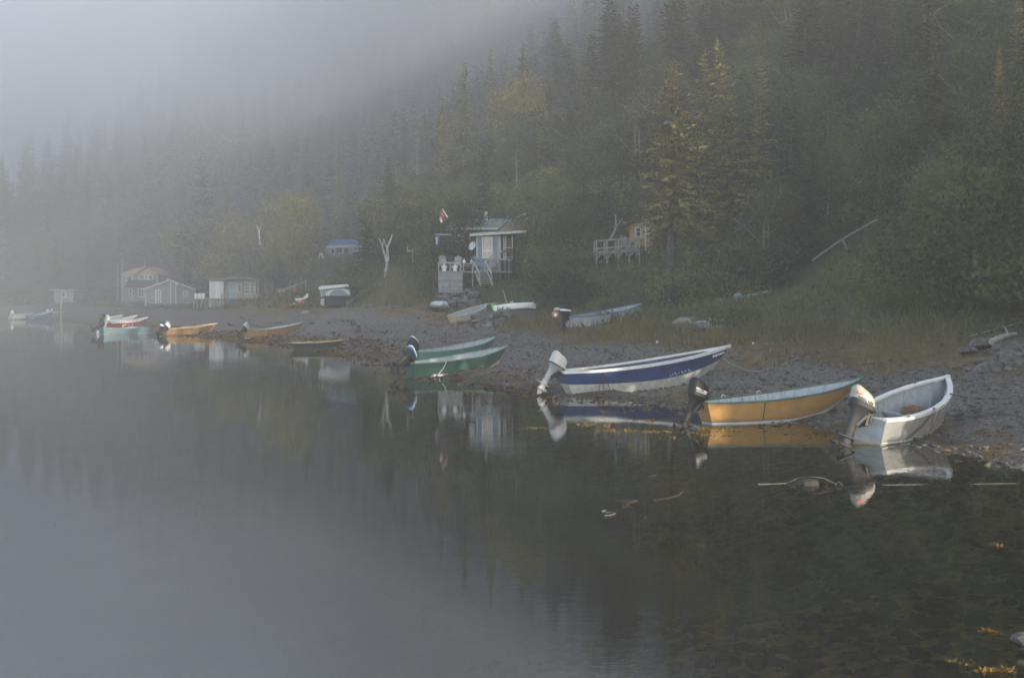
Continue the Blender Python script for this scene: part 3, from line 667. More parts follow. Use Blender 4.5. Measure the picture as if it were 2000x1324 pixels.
# ---- blue-grey hut with deck (middle of the shore)
H = Site('cottage', 'blue-grey cottage with screened porch and grey-green roof above a wooden deck', 'house', 965, 530, 102, -.06)
R = H.root
w = MB(); H.box(w, 930,461,976,548,0,3.2); w.build('wall', ['siding_blue'], R)
w = MB(); H.box(w, 930,461,933,530,-.025,.0); H.box(w,973.5,461,976,530,-.025,0); w.build('corner_trim', ['white_worn'], R)
H.window(943.5,463.5,960.5,503,0,nx=1,nz=1,pane='glass_pale'); lw = MB(); H.box(lw,942,489,962,491.5,-.08,-.0); H.box(lw,951,491,952.3,503,-.07,-.0); lw.build('window_bars', ['white_paint'], R)
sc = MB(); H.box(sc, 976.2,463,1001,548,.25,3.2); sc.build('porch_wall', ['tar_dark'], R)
pf = MB()
for x in (977,984,987.5,1000.5): H.box(pf,x-.9,461,x+.9,505,.10,.22)
for y in (484,502): H.box(pf,985,y-.7,1000,y+.7,.12,.20)
H.box(pf,976.4,505,1001.5,508.5,.02,.25); pf.build('screen_frame', ['white_worn'], R)
rf = MB(); a0, a1 = H.x(919), H.x(1028)
vs = [(a0,-.55,H.z(461)),(a1,-.35,H.z(454)),(a1,3.4,H.z(446)),(a0,3.4,H.z(452))]; vs += [(x,y,z+.10) for x,y,z in vs]
rf.add(vs, [(3,2,1,0),(4,5,6,7),(0,1,5,4),(1,2,6,5),(2,3,7,6),(3,0,4,7)]); pr = rf.build('porch_roof', ['shingle_grey'], R)
fs = MB(); fs.beam((a0,-.57,H.z(460.5)+.03),(a1,-.37,H.z(453.5)+.03),.05,.20); fs.build('fascia', ['white_worn'], pr)
gr = MB(); gable(gr, H.x(966), H.x(1014), H.x(990), H.z(453), H.z(432), .5, 5.2, .09); g = gr.build('gable_roof', ['shingle_grey'], R)
gw = MB(); gw.prism([(H.x(969),H.z(453)),(H.x(1011),H.z(453)),(H.x(990),H.z(433.5))], .62, .75); gw.build('gable_wall', ['gable_brown'], R)
mw = MB(); H.box(mw, 868,443,1034,545,4.0,9.0); mw.build('house_wall', ['siding_red'], R)
mr = MB(); y0, y1, y2 = 3.5, 6.5, 9.5
vs = [(H.x(862),y0,H.z(442)),(H.x(1038),y0,H.z(442)),(H.x(1035),y1,H.z(421)),(H.x(866),y1,H.z(421)),(H.x(1038),y2,H.z(442)),(H.x(862),y2,H.z(442))]
vs += [(x,y,z+.12) for x,y,z in vs]
mr.add(vs, [(3,2,1,0),(6,7,8,9),(5,4,2,3)[::-1],(9,8,10,11),(0,1,7,6),(1,2,8,7),(2,4,10,8),(4,5,11,10),(5,3,9,11),(3,0,6,9)]); rr_ = mr.build('roof', ['shingle_grey'], R)
fb = MB(); fb.box(((H.x(862)+H.x(1038))/2,3.46,H.z(442.6)),(H.x(1038)-H.x(862),.05,.18)); fb.build('fascia', ['white_worn'], rr_)
ch = MB(); x = H.x(938); ch.tube([(x,6,H.z(424)),(x,6,H.z(404))],.13,10); ch.tube([(x,6,H.z(404)),(x,6,H.z(403))],.06,10); ch.tube([(x,6,H.z(403)),(x,6,H.z(401.5)),(x,6,H.z(400.5))],[.24,.22,.05],10,1); ch.build('chimney_pipe', ['white_paint','dark_metal'], R, True)
ch = MB(); x = H.x(1022); ch.tube([(x,5.5,H.z(436)),(x,5.5,H.z(424)),(x,5.5,H.z(423)),(x,5.5,H.z(415))],[.17,.17,.09,.09],10)
ch.tube([(x+.25,5.5,H.z(415)),(x+.25,5.5,H.z(392))],.025,5); ch.build('vent_pipe', ['white_paint'], R, True)
dp = MB(); dp.loft([[(x+dx-.35+ .0,5.4+.55*math.sin(a)*r,H.z(413.5)+.42*math.cos(a)*r*.35+dx*.32) for a in [2*PI*i/14 for i in range(14)]] for dx,r in ((-.55,.35),(-.1,.9),(.3,1.),(.32,.95))]); dp.beam((x-.05,5.5,H.z(416)),(x+.55,5.4,H.z(411)),.05); dp.build('roof_antenna', ['white_worn'], R, True)
H.window(872,458,880,474,3.98,nx=1,nz=2); H.window(886,456,893,474,3.98,nz=2); H.window(909,455,917,466,3.98)
sk = MB(); vs = [(H.x(993),1.2,H.z(432.6)),(H.x(999),1.2,H.z(438.5)),(H.x(999),2.6,H.z(438.5)),(H.x(993),2.6,H.z(432.6))]; vs=[(a,b_,c+.12) for a,b_,c in vs]; vs += [(a,b_,c+.05) for a,b_,c in vs]
sk.add(vs,[(3,2,1,0),(4,5,6,7),(0,1,5,4),(1,2,6,5),(2,3,7,6),(3,0,4,7)]); sk.build('skylight', ['silver_hull'], R)

# deck in front of it
D = Site('deck', 'grey weathered wooden deck with boarded skirt, rails and steps below the blue-grey cottage', 'deck', 905, 566, 99.5)
R = D.root; z0 = D.z(529.5)
fl = MB(); fl.box(((D.x(855)+D.x(1000))/2,1.35,z0-.06),(D.x(1000)-D.x(855),2.7,.12)); fl.build('floor', ['wood_grey'], R)
sk = MB(); D.box(sk,856,532,903,572,.0,.08); D.box(sk,902,532,903.8,572,.08,2.5); s_ = sk.build('skirt', ['plank_grey'], R)
dt = MB(); D.box(dt,878,533,880.5,565,-.03,0); D.box(dt,857,547,902,548.4,-.03,0); dt.build('skirt_battens', ['wood_grey'], s_)
for x in (856.5,879.5,899.5):
    p = MB(); D.box(p,x-.9,513,x+.9,530,-.0,.09); p.build('post', ['driftwood'], R)
r = MB(); D.box(r,855,512,901,515,-.05,.12); D.box(r,901,518,922,519.2,.0,.05); r.build('rail', ['driftwood'], R)
for x0 in (923,959):
    p = MB(); D.box(p,x0-1,510,x0+1,560,-.02,.10); p.build('post', ['driftwood'], R)
st = MB()
for i in range(8):
    y = 531+i*3.3; dep = -.05-.26*i; D.box(st,934+i*1.1-2,y,952+i*1.1+2,y+1.2,dep-.28,dep)
st.build('steps', ['wood_grey'], R)
for x0,x1 in ((927,938),(950,961)):
    p = MB(); p.beam((D.x(x0+1),-.05,D.z(531)),(D.x(x1+2),-2.2,D.z(557.5)),.06,.24); p.build('stringer', ['driftwood'], R)
    p = MB(); p.beam((D.x(x0-2),-.05,D.z(512)),(D.x(x1),-2.1,D.z(536)),.07,.11); p.beam((D.x(x1),-2.1,D.z(536)),(D.x(x1),-2.1,D.z(558)),.07); p.build('handrail', ['driftwood'], R)
u = MB()
for i in range(6):
    y = 527-i*4; u.box((D.x(950+i*5),1.6+.1*i,D.z(y)),(.26,.9,.05))
u.beam((D.x(948),1.1,D.z(531)),(D.x(977),1.9,D.z(506)),.05,.2); u.beam((D.x(945),1.1,D.z(512)),(D.x(975),1.9,D.z(487)),.06,.08); u.beam((D.x(956),1.1,D.z(510)),(D.x(980),1.9,D.z(489)),.06,.08)
for x,ya,yb in ((946,511,531),(956,504,528),(964,497,522),(972,490,512)): u.beam((D.x(x),1.3,D.z(ya)),(D.x(x),1.3,D.z(yb)),.06)
u.build('porch_steps', ['driftwood'], R)
ld = MB(); D.box(ld,975,505.5,1001,508,1.6,2.6)
for x in (969,977,986,994): D.box(ld,x-.8,509,x+.8,548,1.5,1.6)
ld.build('porch_landing', ['wood_grey'], R)
for x, lab in ((867.3,'white plaster garden figure on the deck, nearest its outer corner'),(888.3,'white plaster garden figure on the deck beside a chair')):
    s_ = MB(); zb = z0+.0
    s_.loft([superring(0,0,z,a,b,12,2) for z,a,b in ((0,.30,.26),(.08,.30,.26),(.15,.22,.2),(.35,.26,.22),(.48,.20,.17),(.52,.12,.12),(.58,.17,.16),(.66,.16,.16),(.72,.06,.06))])
    s_.ell((-.10,-.10,.12),(.07,.10,.06)); s_.ell((.10,-.10,.12),(.07,.10,.06)); s_.tube([(-.14,0,.42),(-.2,-.08,.3),(-.08,-.14,.26)],.045); s_.tube([(.14,0,.42),(.2,-.08,.3),(.08,-.14,.26)],.045)
    o = s_.build('garden_figure', ['plastic_white'], None, True); q = R.location; o.location = (q.x+D.x(x), q.y+.3, q.z+zb); tag(o, lab, 'garden figure')
def chair(label, loc, rz, m, k=1.0, group=None):
    t = thing('garden_chair', label, 'chair', loc, rz, group); t.scale = (k,k,k)
    a = MB(); a.box((0,0,.38),(.56,.55,.04),rx=-.15); a.build('seat', [m], t)
    for i in range(5):
        a = MB(); a.box((-.22+.11*i,.34,.72+.05*(2-abs(i-2))),(.09,.025,.75),rx=-.3); a.build('back_slat', [m], t)
    for s_ in (-1,1):
        a = MB(); a.box((s_*.34,-.02,.58),(.12,.72,.03)); a.build('armrest', [m], t)
        a = MB(); a.beam((s_*.31,-.28,0),(s_*.31,-.28,.57),.07,.03); a.beam((s_*.31,.40,.0),(s_*.31,.25,.45),.07,.03); a.build('leg', [m], t)
q = R.location
chair('grey wooden garden chair at the rail of the deck, left of the figures', (q.x+D.x(866), q.y+1.3, q.z+z0), .4, 'wood_grey', 1.15)
chair('grey slatted garden chair on the deck behind the second white figure', (q.x+D.x(891), q.y+1.2, q.z+z0), -.2, 'plank_grey', 1.1)
chair('pale blue garden chair on the deck near the steps', (q.x+D.x(933), q.y+1.4, q.z+z0), .7, 'siding_blue', 1.1)
t = thing('patio_table', 'small pale table with a lamp-like pot on the deck beside the steps', 'table', (q.x+D.x(914), q.y+.9, q.z+z0))
a = MB(); a.box((0,0,.62),(.9,.6,.04)); a.build('tabletop', ['white_worn'], t)
for sx in (-1,1):
    for sy in (-1,1): a = MB(); a.box((sx*.38,sy*.24,.3),(.05,.05,.6)); a.build('leg', ['white_worn'], t)
for dx, lab, m in ((-.35,'round white pot on the deck table, left one','plastic_white'),(.25,'round pale pot on the deck table, right one','white_worn')):
    a = MB(); a.ell((0,0,.14),(.14,.14,.14)); a.tube([(0,0,.25),(.0,.03,.4)],[.05,.02]); o = a.build('plant_pot', [m], None, True); o.location = (q.x+D.x(914)+dx, q.y+.9, q.z+z0+.64); tag(o, lab, 'pot')
# satellite dish
t = thing('satellite_dish', 'large grey satellite dish on a pole left of the blue-grey cottage', 'satellite dish', P(924,529,101.0))
a = MB(); dz = 48/23.5
rings = [[(.38*r*math.cos(w_)*1.0, -.02+.16*(1-r*r)*1.0, .38*r*math.sin(w_)) for w_ in [2*PI*i/20 for i in range(20)]] for r in (.03,.35,.7,.95,1.0)]
TT = Matrix.Translation((-.06,-.15,dz)) @ Matrix.Rotation(-.75,4,'Z') @ Matrix.Rotation(-.35,4,'X')
a.loft([[TT @ Vector(p_) for p_ in r_] for r_ in rings], cap1=False); a.build('reflector', ['silver_hull'], t, True, 80)
a = MB(); a.tube([(0,0,-.1),(0,0,dz)],.04); a.build('pole', ['grey_metal'], t)
a = MB(); f0 = TT @ Vector((0,-.45,-.05)); a.tube([TT @ Vector((0,0,-.37)), f0],.015); a.ell(f0,(.06,.06,.06)); a.build('feed_arm', ['grey_metal'], t)
# flags
def flag(label, px, py, Y, w_, h_, bands, pole, sag, rz=0):
    t = thing('flag', label, 'flag', P(px,py,Y), rz)
    nx, nz = 10, 14; vs = []; fs = []; ms = []
    for i in range(nz+1):
        for j in range(nx+1):
            a = j/nx; b_ = i/nz
            vs.append((-w_*a*(1-.25*b_)+sag*b_*.3*w_, .07*math.sin(a*7+b_*4)+.05*math.sin(b_*6), -h_*b_-.35*h_*a*a*sag))
    for i in range(nz):
        for j in range(nx):
            fs.append((i*(nx+1)+j, i*(nx+1)+j+1, (i+1)*(nx+1)+j+1, (i+1)*(nx+1)+j)); ms.append(bands(j/nx, i/nz))
    m = MB(); 
    m.v = [Vector(v) for v in vs]; m.f = [list(f) for f in fs]; m.m = ms
    o = m.build('cloth', ['flag_red','flag_white','flag_blue'], t, True, 90)
    p_ = MB(); p_.tube(pole, .035, 6); p_.build('flagpole', ['white_worn'], t)
flag('red and white flag with blue patch on a slanting pole, upper of two', 866,412,100, .42, .75, lambda a,b: 0 if a < .3 else (1 if (b > .4 and a > .5) else (2 if b > .75 else 0)), [(-.1,0,.15),(.35,.1,-.55)], 1.0)
flag('narrow red and white flag hanging straight down, lower of two', 857,459,100, .30, .95, lambda a,b: 0 if b > .72 or b < .12 else 1 if .3 < a else 2, [(-.3,.0,.03),(.05,.0,.04),(.9,1.6,.1)], .15)

# ---- raised lookout deck on stilts and the yellow cabin behind
D2 = Site('stilt_deck', 'open grey deck on braced stilts in front of the small yellow cabin', 'deck', 1210, 524, 95, .0)
R = D2.root; yr = lambda x: -6.5*(x-1164)/86.
fl = MB(); fl.beam((D2.x(1164),1.3,D2.z(494)),(D2.x(1250),1.3,D2.z(488)),2.8,.26); fl.build('floor', ['wood_grey'], R)
for i,x in enumerate((1165,1185.5,1208,1229,1248.5)):
    for dep in (0.,2.5):
        p = MB(); p.beam((D2.x(x),dep,D2.z(535)),(D2.x(x),dep,D2.z(471+yr(x))),.11,.11); p.build('post', ['driftwood'], R)
    for s_ in (-1,1):
        if (i == 0 and s_ < 0) or (i == 4 and s_ > 0): continue
        b = MB(); b.beam((D2.x(x),-.02,D2.z(507+yr(x))),(D2.x(x+s_*9.5),-.02,D2.z(495+yr(x+s_*9.5))),.07,.09); b.build('brace', ['driftwood'], R)
for y in (471,486):
    r = MB(); r.beam((D2.x(1163),-.06,D2.z(y)),(D2.x(1250),-.06,D2.z(y-6.5)),.05,.10); r.build('rail', ['driftwood'], R)
r = MB(); r.beam((D2.x(1249.5),-.06,D2.z(465)),(D2.x(1249.5),2.6,D2.z(465)),.05,.10); r.beam((D2.x(1164),0,D2.z(471)),(D2.x(1164),2.6,D2.z(471)),.05,.1); r.build('end_rail', ['driftwood'], R)
q = R.location
chair('grey chair standing on the stilt deck', (q.x+D2.x(1224), q.y+1.5, q.z+D2.z(490)), .2, 'wood_grey', 1.1)
C = Site('cabin', 'small yellow boarded cabin half hidden by branches behind the stilt deck', 'cabin', 1250, 490, 99.5, .05)
w = MB(); C.box(w,1230,440,1290,520,0,4); w.build('wall', ['siding_yellow'], C.root)
C.window(1242.5,446,1250.5,461,0,nz=2,t=.09); C.window(1268,446,1276,464,0,nz=2,t=.09)
w = MB(); C.box(w,1259.5,440,1262,490,-.04,0); w.build('corner_trim', ['white_paint'], C.root)
rf = MB(); gable(rf, C.x(1222), C.x(1298), C.x(1260), C.z(441), C.z(424), -.5, 4.5); rf.build('roof', ['shingle_brown'], C.root)
gw = MB(); gw.prism([(C.x(1230),C.z(440)),(C.x(1290),C.z(440)),(C.x(1260),C.z(426.5))], .05, .2); gw.build('gable_wall', ['siding_yellow'], C.root)

# ---- blue-roofed white cabin up the slope
B = Site('cabin', 'small white cabin with a bright blue roof on the slope', 'cabin', 660, 503, 166, .25)
w = MB(); B.box(w,641,480,700,515,0,5); w.build('wall', ['siding_white'], B.root)
B.window(647.5,487.5,652,494.5,0,t=.1); B.window(657,482.5,667,494,0,nx=2,t=.1); B.window(672,484,680,495,0,t=.1)
rf = MB(); vs = [(B.x(637),-.7,B.z(482.5)),(B.x(705),-.7,B.z(480)),(B.x(701),3.2,B.z(466)),(B.x(655),3.2,B.z(467)),(B.x(705),6.,B.z(480)),(B.x(637),6.,B.z(482))]; vs += [(x,y,z+.1) for x,y,z in vs]
rf.add(vs, [(3,2,1,0),(6,7,8,9),(3,2,4,5),(9,8,10,11),(0,1,7,6),(1,2,8,7),(2,4,10,8),(4,5,11,10),(5,3,9,11),(3,0,6,9)]); rf.build('roof', ['roof_blue'], B.root)
fs = MB(); fs.beam((B.x(637),-.72,B.z(483)),(B.x(705),-.72,B.z(480.5)),.05,.35); fs.build('fascia', ['white_paint'], B.root)
for x,y,lab in ((604.5,512,'white garden chair on the slope, the one farther from the blue-roofed cabin'),(628,509,'white garden chair on the slope next to the blue-roofed cabin')):
    w = P(x,y,160); chair(lab, (w.x,w.y,w.z-.1), .3, 'plastic_white', 1.0)

# ---- low cabin with shutters, steps and platform
C = Site('cabin', 'low grey cabin with pale blue door, dark red shutters and wooden steps', 'cabin', 460, 588, 166, .04)
R = C.root
w = MB(); C.box(w,440,548,505,597,0,5); w.build('wall', ['siding_tan'], R)
w = MB(); C.box(w,413,549,440,600,-1.2,4); w.build('annex_wall', ['siding_white'], R)
rf = MB(); o_ = [(411,548),(440,547),(462,544.5),(478,544),(495,546.5),(508,550)]
top = [(C.x(a),C.z(b)) for a,b in o_]; rf.prism(top+[(a,b+.22) for a,b in top[::-1]], -1.5 , 5.4); rf.build('roof', ['shingle_grey'], R)
d_ = MB(); C.box(d_,448,553,461.5,583,-.06,-.005); d_.build('door', ['door_blue'], R)
d_ = MB(); C.box(d_,446.3,551,447.9,584,-.08,0); C.box(d_,461.6,551,463,584,-.08,0); C.box(d_,447.9,551,461.6,552.9,-.08,0); d_.build('door_frame', ['white_paint'], R)
C.window(465.5,556,470,570,0,t=.1); C.window(478.5,553.5,497,572.5,0,nx=2,nz=3,t=.12)
for x in (474.5,499):
    s_ = MB(); C.box(s_,x,552,x+3.2,573.5,-.06,-.005); s_.build('shutter', ['shutter'], R)
st = MB()
for i in range(7): C.box(st,417+i*.5,584+i*3.2,433+i*.5,585.2+i*3.2,-1.6-.25*i,-1.3-.25*i)
s_ = st.build('steps', ['wood_grey'], R)
for x0,x1 in ((412,422),(430,440)):
    p_ = MB(); p_.beam((C.x(x0+3),-1.4,C.z(583)),(C.x(x1),-3.1,C.z(607)),.08,.2); p_.build('stringer', ['driftwood'], s_)
dk = MB(); C.box(dk,412,582.5,470,585,-1.45,-.02); C.box(dk,440,573,470,574,-1.4,-1.3); 
for x in (437,450,468): C.box(dk,x-.6,573,x+.6,600,-1.4,-1.28)
dk.build('landing', ['wood_grey'], R)
T_ = Site('platform', 'wooden trestle platform carrying three white tubs beside the low cabin', 'platform', 393, 606, 165)
fl = MB(); T_.box(fl,377,583,409,585.5,0,2); fl.build('floor', ['wood_grey'], T_.root)
for x in (378,385,393,400.5,408):
    p_ = MB(); T_.box(p_,x-.7,585.5,x+.7,612,.0,.1); p_.build('leg', ['driftwood'], T_.root)
p_ = MB(); T_.box(p_,378,599.5,393,600.7,-.05,0); T_.box(p_,401,599.5,408,600.7,-.05,0); T_.box(p_,378,583.2,408,585,-.04,0); p_.build('cross_rail', ['driftwood'], T_.root)
q = T_.root.location
for i,(x,lab) in enumerate(((381.5,'white plastic tub on the trestle, nearest the grey shed'),(388.5,'white plastic tub on the trestle, middle of three'),(395.5,'white plastic tub on the trestle, nearest the steps'))):
    b = MB(); b.loft([superring(0,0,z,l_,l_,14,6) for z,l_ in ((0,.40),(.66,.44),(.67,.48),(.70,.48))]); o = b.build('tub', ['plastic_white'], None, True); o.location = (q.x+T_.x(x), q.y+.5, q.z+T_.z(583)); tag(o, lab, 'tub')
b = MB(); b.loft([superring(0,0,z,l_,l_,12,2.2) for z,l_ in ((0,.35),(.1,.5),(.6,.55),(.75,.35),(.85,.2),(.95,.36),(1.15,.40),(1.35,.3),(1.4,.1))]); o = b.build('buoy_bundle', ['white_worn'], None, True); w = P(411,583,165); o.location = (w.x,w.y+.4,w.z); tag(o, 'white stacked buoys standing at the head of the steps', 'buoys')

# ---- grey gabled shed and the two-storey hut with bare plywood roof behind it
S_ = Site('shed', 'wide grey gabled boat shed with white trim and a white post in front', 'shed', 333, 597, 180, .03)
R = S_.root
w = MB(); w.prism([(S_.x(284),S_.z(606)),(S_.x(381),S_.z(606)),(S_.x(381),S_.z(565)),(S_.x(333),S_.z(549)),(S_.x(284),S_.z(565))], 0, 6.); w.build('wall', ['siding_grey'], R)
rf = MB(); gable(rf, S_.x(278), S_.x(384), S_.x(333), S_.z(566.5), S_.z(547.5), -.35, 6.3, .12); rr_ = rf.build('roof', ['shingle_brown'], R)
fs = MB(); fs.beam((S_.x(278),-.38,S_.z(566.2)),(S_.x(333),-.38,S_.z(547.2)),.05,.2); fs.beam((S_.x(384),-.38,S_.z(566.2)),(S_.x(333),-.38,S_.z(547.2)),.05,.2); fs.build('fascia', ['white_paint'], rr_)
t = MB(); S_.box(t,332.4,550,334,598,-.05,0); S_.box(t,283.6,565,285.4,598,-.05,0); S_.box(t,379.6,565,381.2,598,-.05,0); t.build('trim', ['white_paint'], R)
d_ = S_.window(306.5,568.5,312.5,591,0,nx=2,nz=4,t=.2,name='door')
S_.window(358.5,570.5,365.5,577.5,0,nx=2,nz=2,t=.16)
p_ = MB(); p_.tube([(S_.x(345),-.5,S_.z(598)),(S_.x(345),-.5,S_.z(558))],.09,8); p_.box((S_.x(345),-.5,S_.z(556)),(.5,.1,.35)); p_.build('post', ['white_paint'], R)
p_ = MB(); p_.tube([(S_.x(321),2,S_.z(555)),(S_.x(321),2,S_.z(543))],.13,8); p_.build('chimney_pipe', ['white_paint'], R)
T2 = Site('hut', 'tall two-storey hut with bare plywood roof and a tiny flag, behind the grey shed', 'hut', 272, 597, 194, .0)
R = T2.root
w = MB(); T2.box(w,236,537,309,561,0,6); w.build('upper_wall', ['siding_tan'], R)
w = MB(); T2.box(w,235,561,306,610,.3,6); w.build('lower_wall', ['siding_grey'], R)
rf = MB()
vs = [(T2.x(233),-.4,T2.z(537)),(T2.x(268),-.4,T2.z(537)),(T2.x(288),2.5,T2.z(522)),(T2.x(254),2.5,T2.z(523)),(T2.x(288),6.2,T2.z(524)),(T2.x(233),6.2,T2.z(537))]
gable(rf, T2.x(262), T2.x(312), T2.x(287.5), T2.z(537.5), T2.z(522), -.5, 6.3, .1)
rf.add([(T2.x(233),-.4,T2.z(537)),(T2.x(276),-.4,T2.z(537)),(T2.x(288),3,T2.z(522.3)),(T2.x(253),3,T2.z(523)),(T2.x(233),6.4,T2.z(537)),(T2.x(276),6.4,T2.z(537))],[(0,1,2,3),(3,2,5,4),(0,3,4)])
rf.loft([superring(T2.x(271),3,T2.z(y),a,a,8,2) for y,a in ((525,1.6),(521.5,1.6),(518.8,.1))])
rf.build('roof', ['plywood'], R)
gw = MB(); gw.prism([(T2.x(266),T2.z(537)),(T2.x(309),T2.z(537)),(T2.x(287.5),T2.z(524))], -.1, .1); gw.build('gable_wall', ['plywood'], R)
T2.window(273,538.5,281,546,0,t=.14); T2.window(284,538.5,288,546,0,t=.12); T2.window(291,538.5,297,546,0,t=.14); T2.window(248,540,257,548,0,t=.14)
ba = MB(); vs = [(T2.x(249),-1.6,T2.z(561)),(T2.x(300),-1.6,T2.z(561)),(T2.x(302),-.02,T2.z(548)),(T2.x(251),-.02,T2.z(548))]; vs += [(x,y,z+.12) for x,y,z in vs]
ba.add(vs,[(3,2,1,0),(4,5,6,7),(0,1,5,4),(1,2,6,5),(2,3,7,6),(3,0,4,7)]); ba.build('awning_roof', ['tar_dark'], R)
T2.window(270,565,279,579,.3,nx=2,nz=2,t=.14); T2.window(252,566,256,580,.3,nz=2,t=.14)
p_ = MB(); p_.tube([(T2.x(271),3,T2.z(519)),(T2.x(271),3,T2.z(504))],.04,6); p_.build('flagpole', ['white_worn'], R)
p_ = MB(); p_.add([(T2.x(271),3,T2.z(505)),(T2.x(269),3.1,T2.z(506)),(T2.x(268.6),2.9,T2.z(511)),(T2.x(270.8),3.0,T2.z(513))],[(0,1,2,3)]); p_.build('flag_cloth', ['flag_red'], R)
for x in (232,241): p_ = MB(); p_.tube([(T2.x(x),-.6,T2.z(610)),(T2.x(x),-.6,T2.z(516))],.05,6); p_.build('mast', ['white_worn'], R)
# far hut in fog
E = Site('hut', 'low pale hut almost lost in the fog behind the wooden pole', 'hut', 124, 594, 196)
w = MB(); E.box(w,105,568,143,604,0,5); w.build('wall', ['siding_grey'], E.root)
rf = MB(); E.box(rf,100,565.5,148,567.5,-.6,5.5); rf.build('roof', ['white_worn'], E.root); E.window(120,571,127,579,0,t=.15)
rf = MB(); E.box(rf,122,588,150,590,-2,-.02); rf.build('landing', ['white_worn'], E.root)

# ---- outhouse and railing, camper trailer
O = Site('outhouse', 'narrow dark wooden outhouse right of the low cabin', 'shed', 525, 580, 160)
w = MB(); O.box(w,516,550,534,584,0,1.4); w.build('wall', ['wood_brown'], O.root)
w = MB(); O.box(w,513,547.5,537,549.8,-.3,1.7); w.build('roof', ['tar_dark'], O.root); w = MB(); O.box(w,521,553,529,580,-.04,-.003); w.build('door', ['tar_dark'], O.root)
Fn = Site('railing', 'pale wooden railing climbing the grass slope above the kayaks', 'railing', 570, 578, 135)
for x,y0,y1 in ((541,566,580),(545,566,581),(556,566,578),(575,559,569),(597,551,560)):
    p_ = MB(); Fn.box(p_,x-.7,y0,x+.7,y1+4,0,.1); p_.build('post', ['driftwood'], Fn.root)
p_ = MB(); p_.beam((Fn.x(540),0.,Fn.z(565.5)),(Fn.x(557),0.,Fn.z(565.5)),.08); p_.beam((Fn.x(557),0,Fn.z(565)),(Fn.x(600),0,Fn.z(548)),.08); p_.beam((Fn.x(545),0,Fn.z(577)),(Fn.x(562),0,Fn.z(576)),.08); p_.build('rail', ['driftwood'], Fn.root)
for i in range(8): p_ = MB(); Fn.box(p_,546+i*1.3,567,546.4+i*1.3,577,0.02,.05); p_.build('baluster', ['driftwood'], Fn.root)
K = Site('camper_trailer', 'white pop-up camper trailer with grey body parked on the grass', 'camper', 652, 601, 120, .10)
R = K.root
bd = MB(); bd.box(((K.x(634)+K.x(684))/2,1.6,(K.z(597)+K.z(581))/2),(K.x(684)-K.x(634),4.2,K.z(581)-K.z(597))); bd.build('body', ['grey_metal'], R)
bd = MB(); K.box(bd,627,583,634,596,-.4,1.2); bd.build('front_box', ['white_worn'], R)
dk = MB(); K.box(dk,631,578,685,581,-.6,3.8); dk.build('bed_slab', ['dark_metal'], R)
tp = MB(); tp.loft([[(K.x(623),y,K.z(566)),(K.x(681),y,K.z(560)),(K.x(681),y,K.z(555)),(K.x(640),y,K.z(557.5)),(K.x(626),y,K.z(559)),(K.x(623),y,K.z(561))] for y in (-.45,3.9)]); tp.build('roof', ['white_paint'], R, True, 20)
cv = MB(); cv.loft([[(K.x(634),y0_,K.z(578)),(K.x(684),y0_,K.z(578)),(K.x(680),y1_,K.z(561)),(K.x(636),y1_,K.z(565))] for y0_,y1_ in ((-.25,-.1),(3.6,3.6))]); cv.build('canvas', ['canvas_blue'], R)
fr = MB(); n = 9
arc = [(K.x(661)+K.x(661+19)*0+ (17.0/20)*math.cos(PI-PI*i/n)*1.0, K.z(577.5)+.62*math.sin(PI*i/n)) for i in range(n+1)]
outer = [(K.x(638),K.z(578)),(K.x(638),K.z(570)),(K.x(650),K.z(565)),(K.x(670),K.z(564)),(K.x(683.5),K.z(567)),(K.x(683.8),K.z(578))]
ol = outer + arc[::-1]
fr.prism(ol, -.34, -.28); fr.build('window_panel', ['white_paint'], R)
w_ = MB(); w_.prism(arc, -.31, -.27); w_.build('window', ['canvas_blue'], R)
for x in (627,631,636): p_ = MB(); p_.beam((K.x(x-1),-.3,K.z(565)),(K.x(x+2.5),-.35,K.z(580)),.06); p_.build('frame_strut', ['white_paint'], R)
p_ = MB(); K.box(p_,625,566,634,579,-.1,3.4); p_.build('side_wall', ['canvas_blue'], R)
for x,dep in ((675,.3),(675,2.9)):
    p_ = MB(); p_.tube([(K.x(x),dep-.1,K.z(597.5)),(K.x(x),dep+.1,K.z(597.5))],.3,14); p_.build('wheel', ['dark_metal'], R, True)
for x in (633,636): p_ = MB(); K.box(p_,x-.7,596,x+.7,606,-.2,-.1); p_.build('jack_leg', ['dark_metal'], R)

# ---- boats and kayaks hauled out on land
sk, _, _ = boat('skiff', 'pale grey-green skiff hauled out, bow propped up on the bank', 'boat', P(886,633,90), P(950,594,94.5), tz(*P(886,633,90).xy)+.02, .62, 1.5, .8, 'pale_hull', 'pale_hull', 'grey_paint', 'pale_hull',
    paint=.2, kbow=.85, rake_b=.05, rake_s=.28, thwarts=(.4,), sheer_p=1.25, cap='tan_rail', transom='tan_rail', group=BG)
line_obj('rope', 'thin pale line from the bow of the hauled-out skiff to the bank', 'rope', [P(950,593,94.5),P(990,592.3,95),P(1030,592,96)], .018, 'rope_white')
pb, _, _ = boat('boat', 'long pale blue-grey boat lying in the dry grass with a dark outboard', 'boat', P(1117,645,72), P(1254,592,77.5), tz(*P(1117,645,72).xy), .82, 1.8, .85, 'silver_hull', 'silver_hull', 'grey_paint', 'dim_blue',
    paint=.2, kbow=.7, rake_b=.6, rake_s=.42, thwarts=(.3,), sheer_p=1.75, group=BG)
outboard(pb, (-.40,0,.86), .05, 1.2, 'dark_metal', 'dark_metal', stripes=((.20,.24,'letter_white'),), slant=.1)
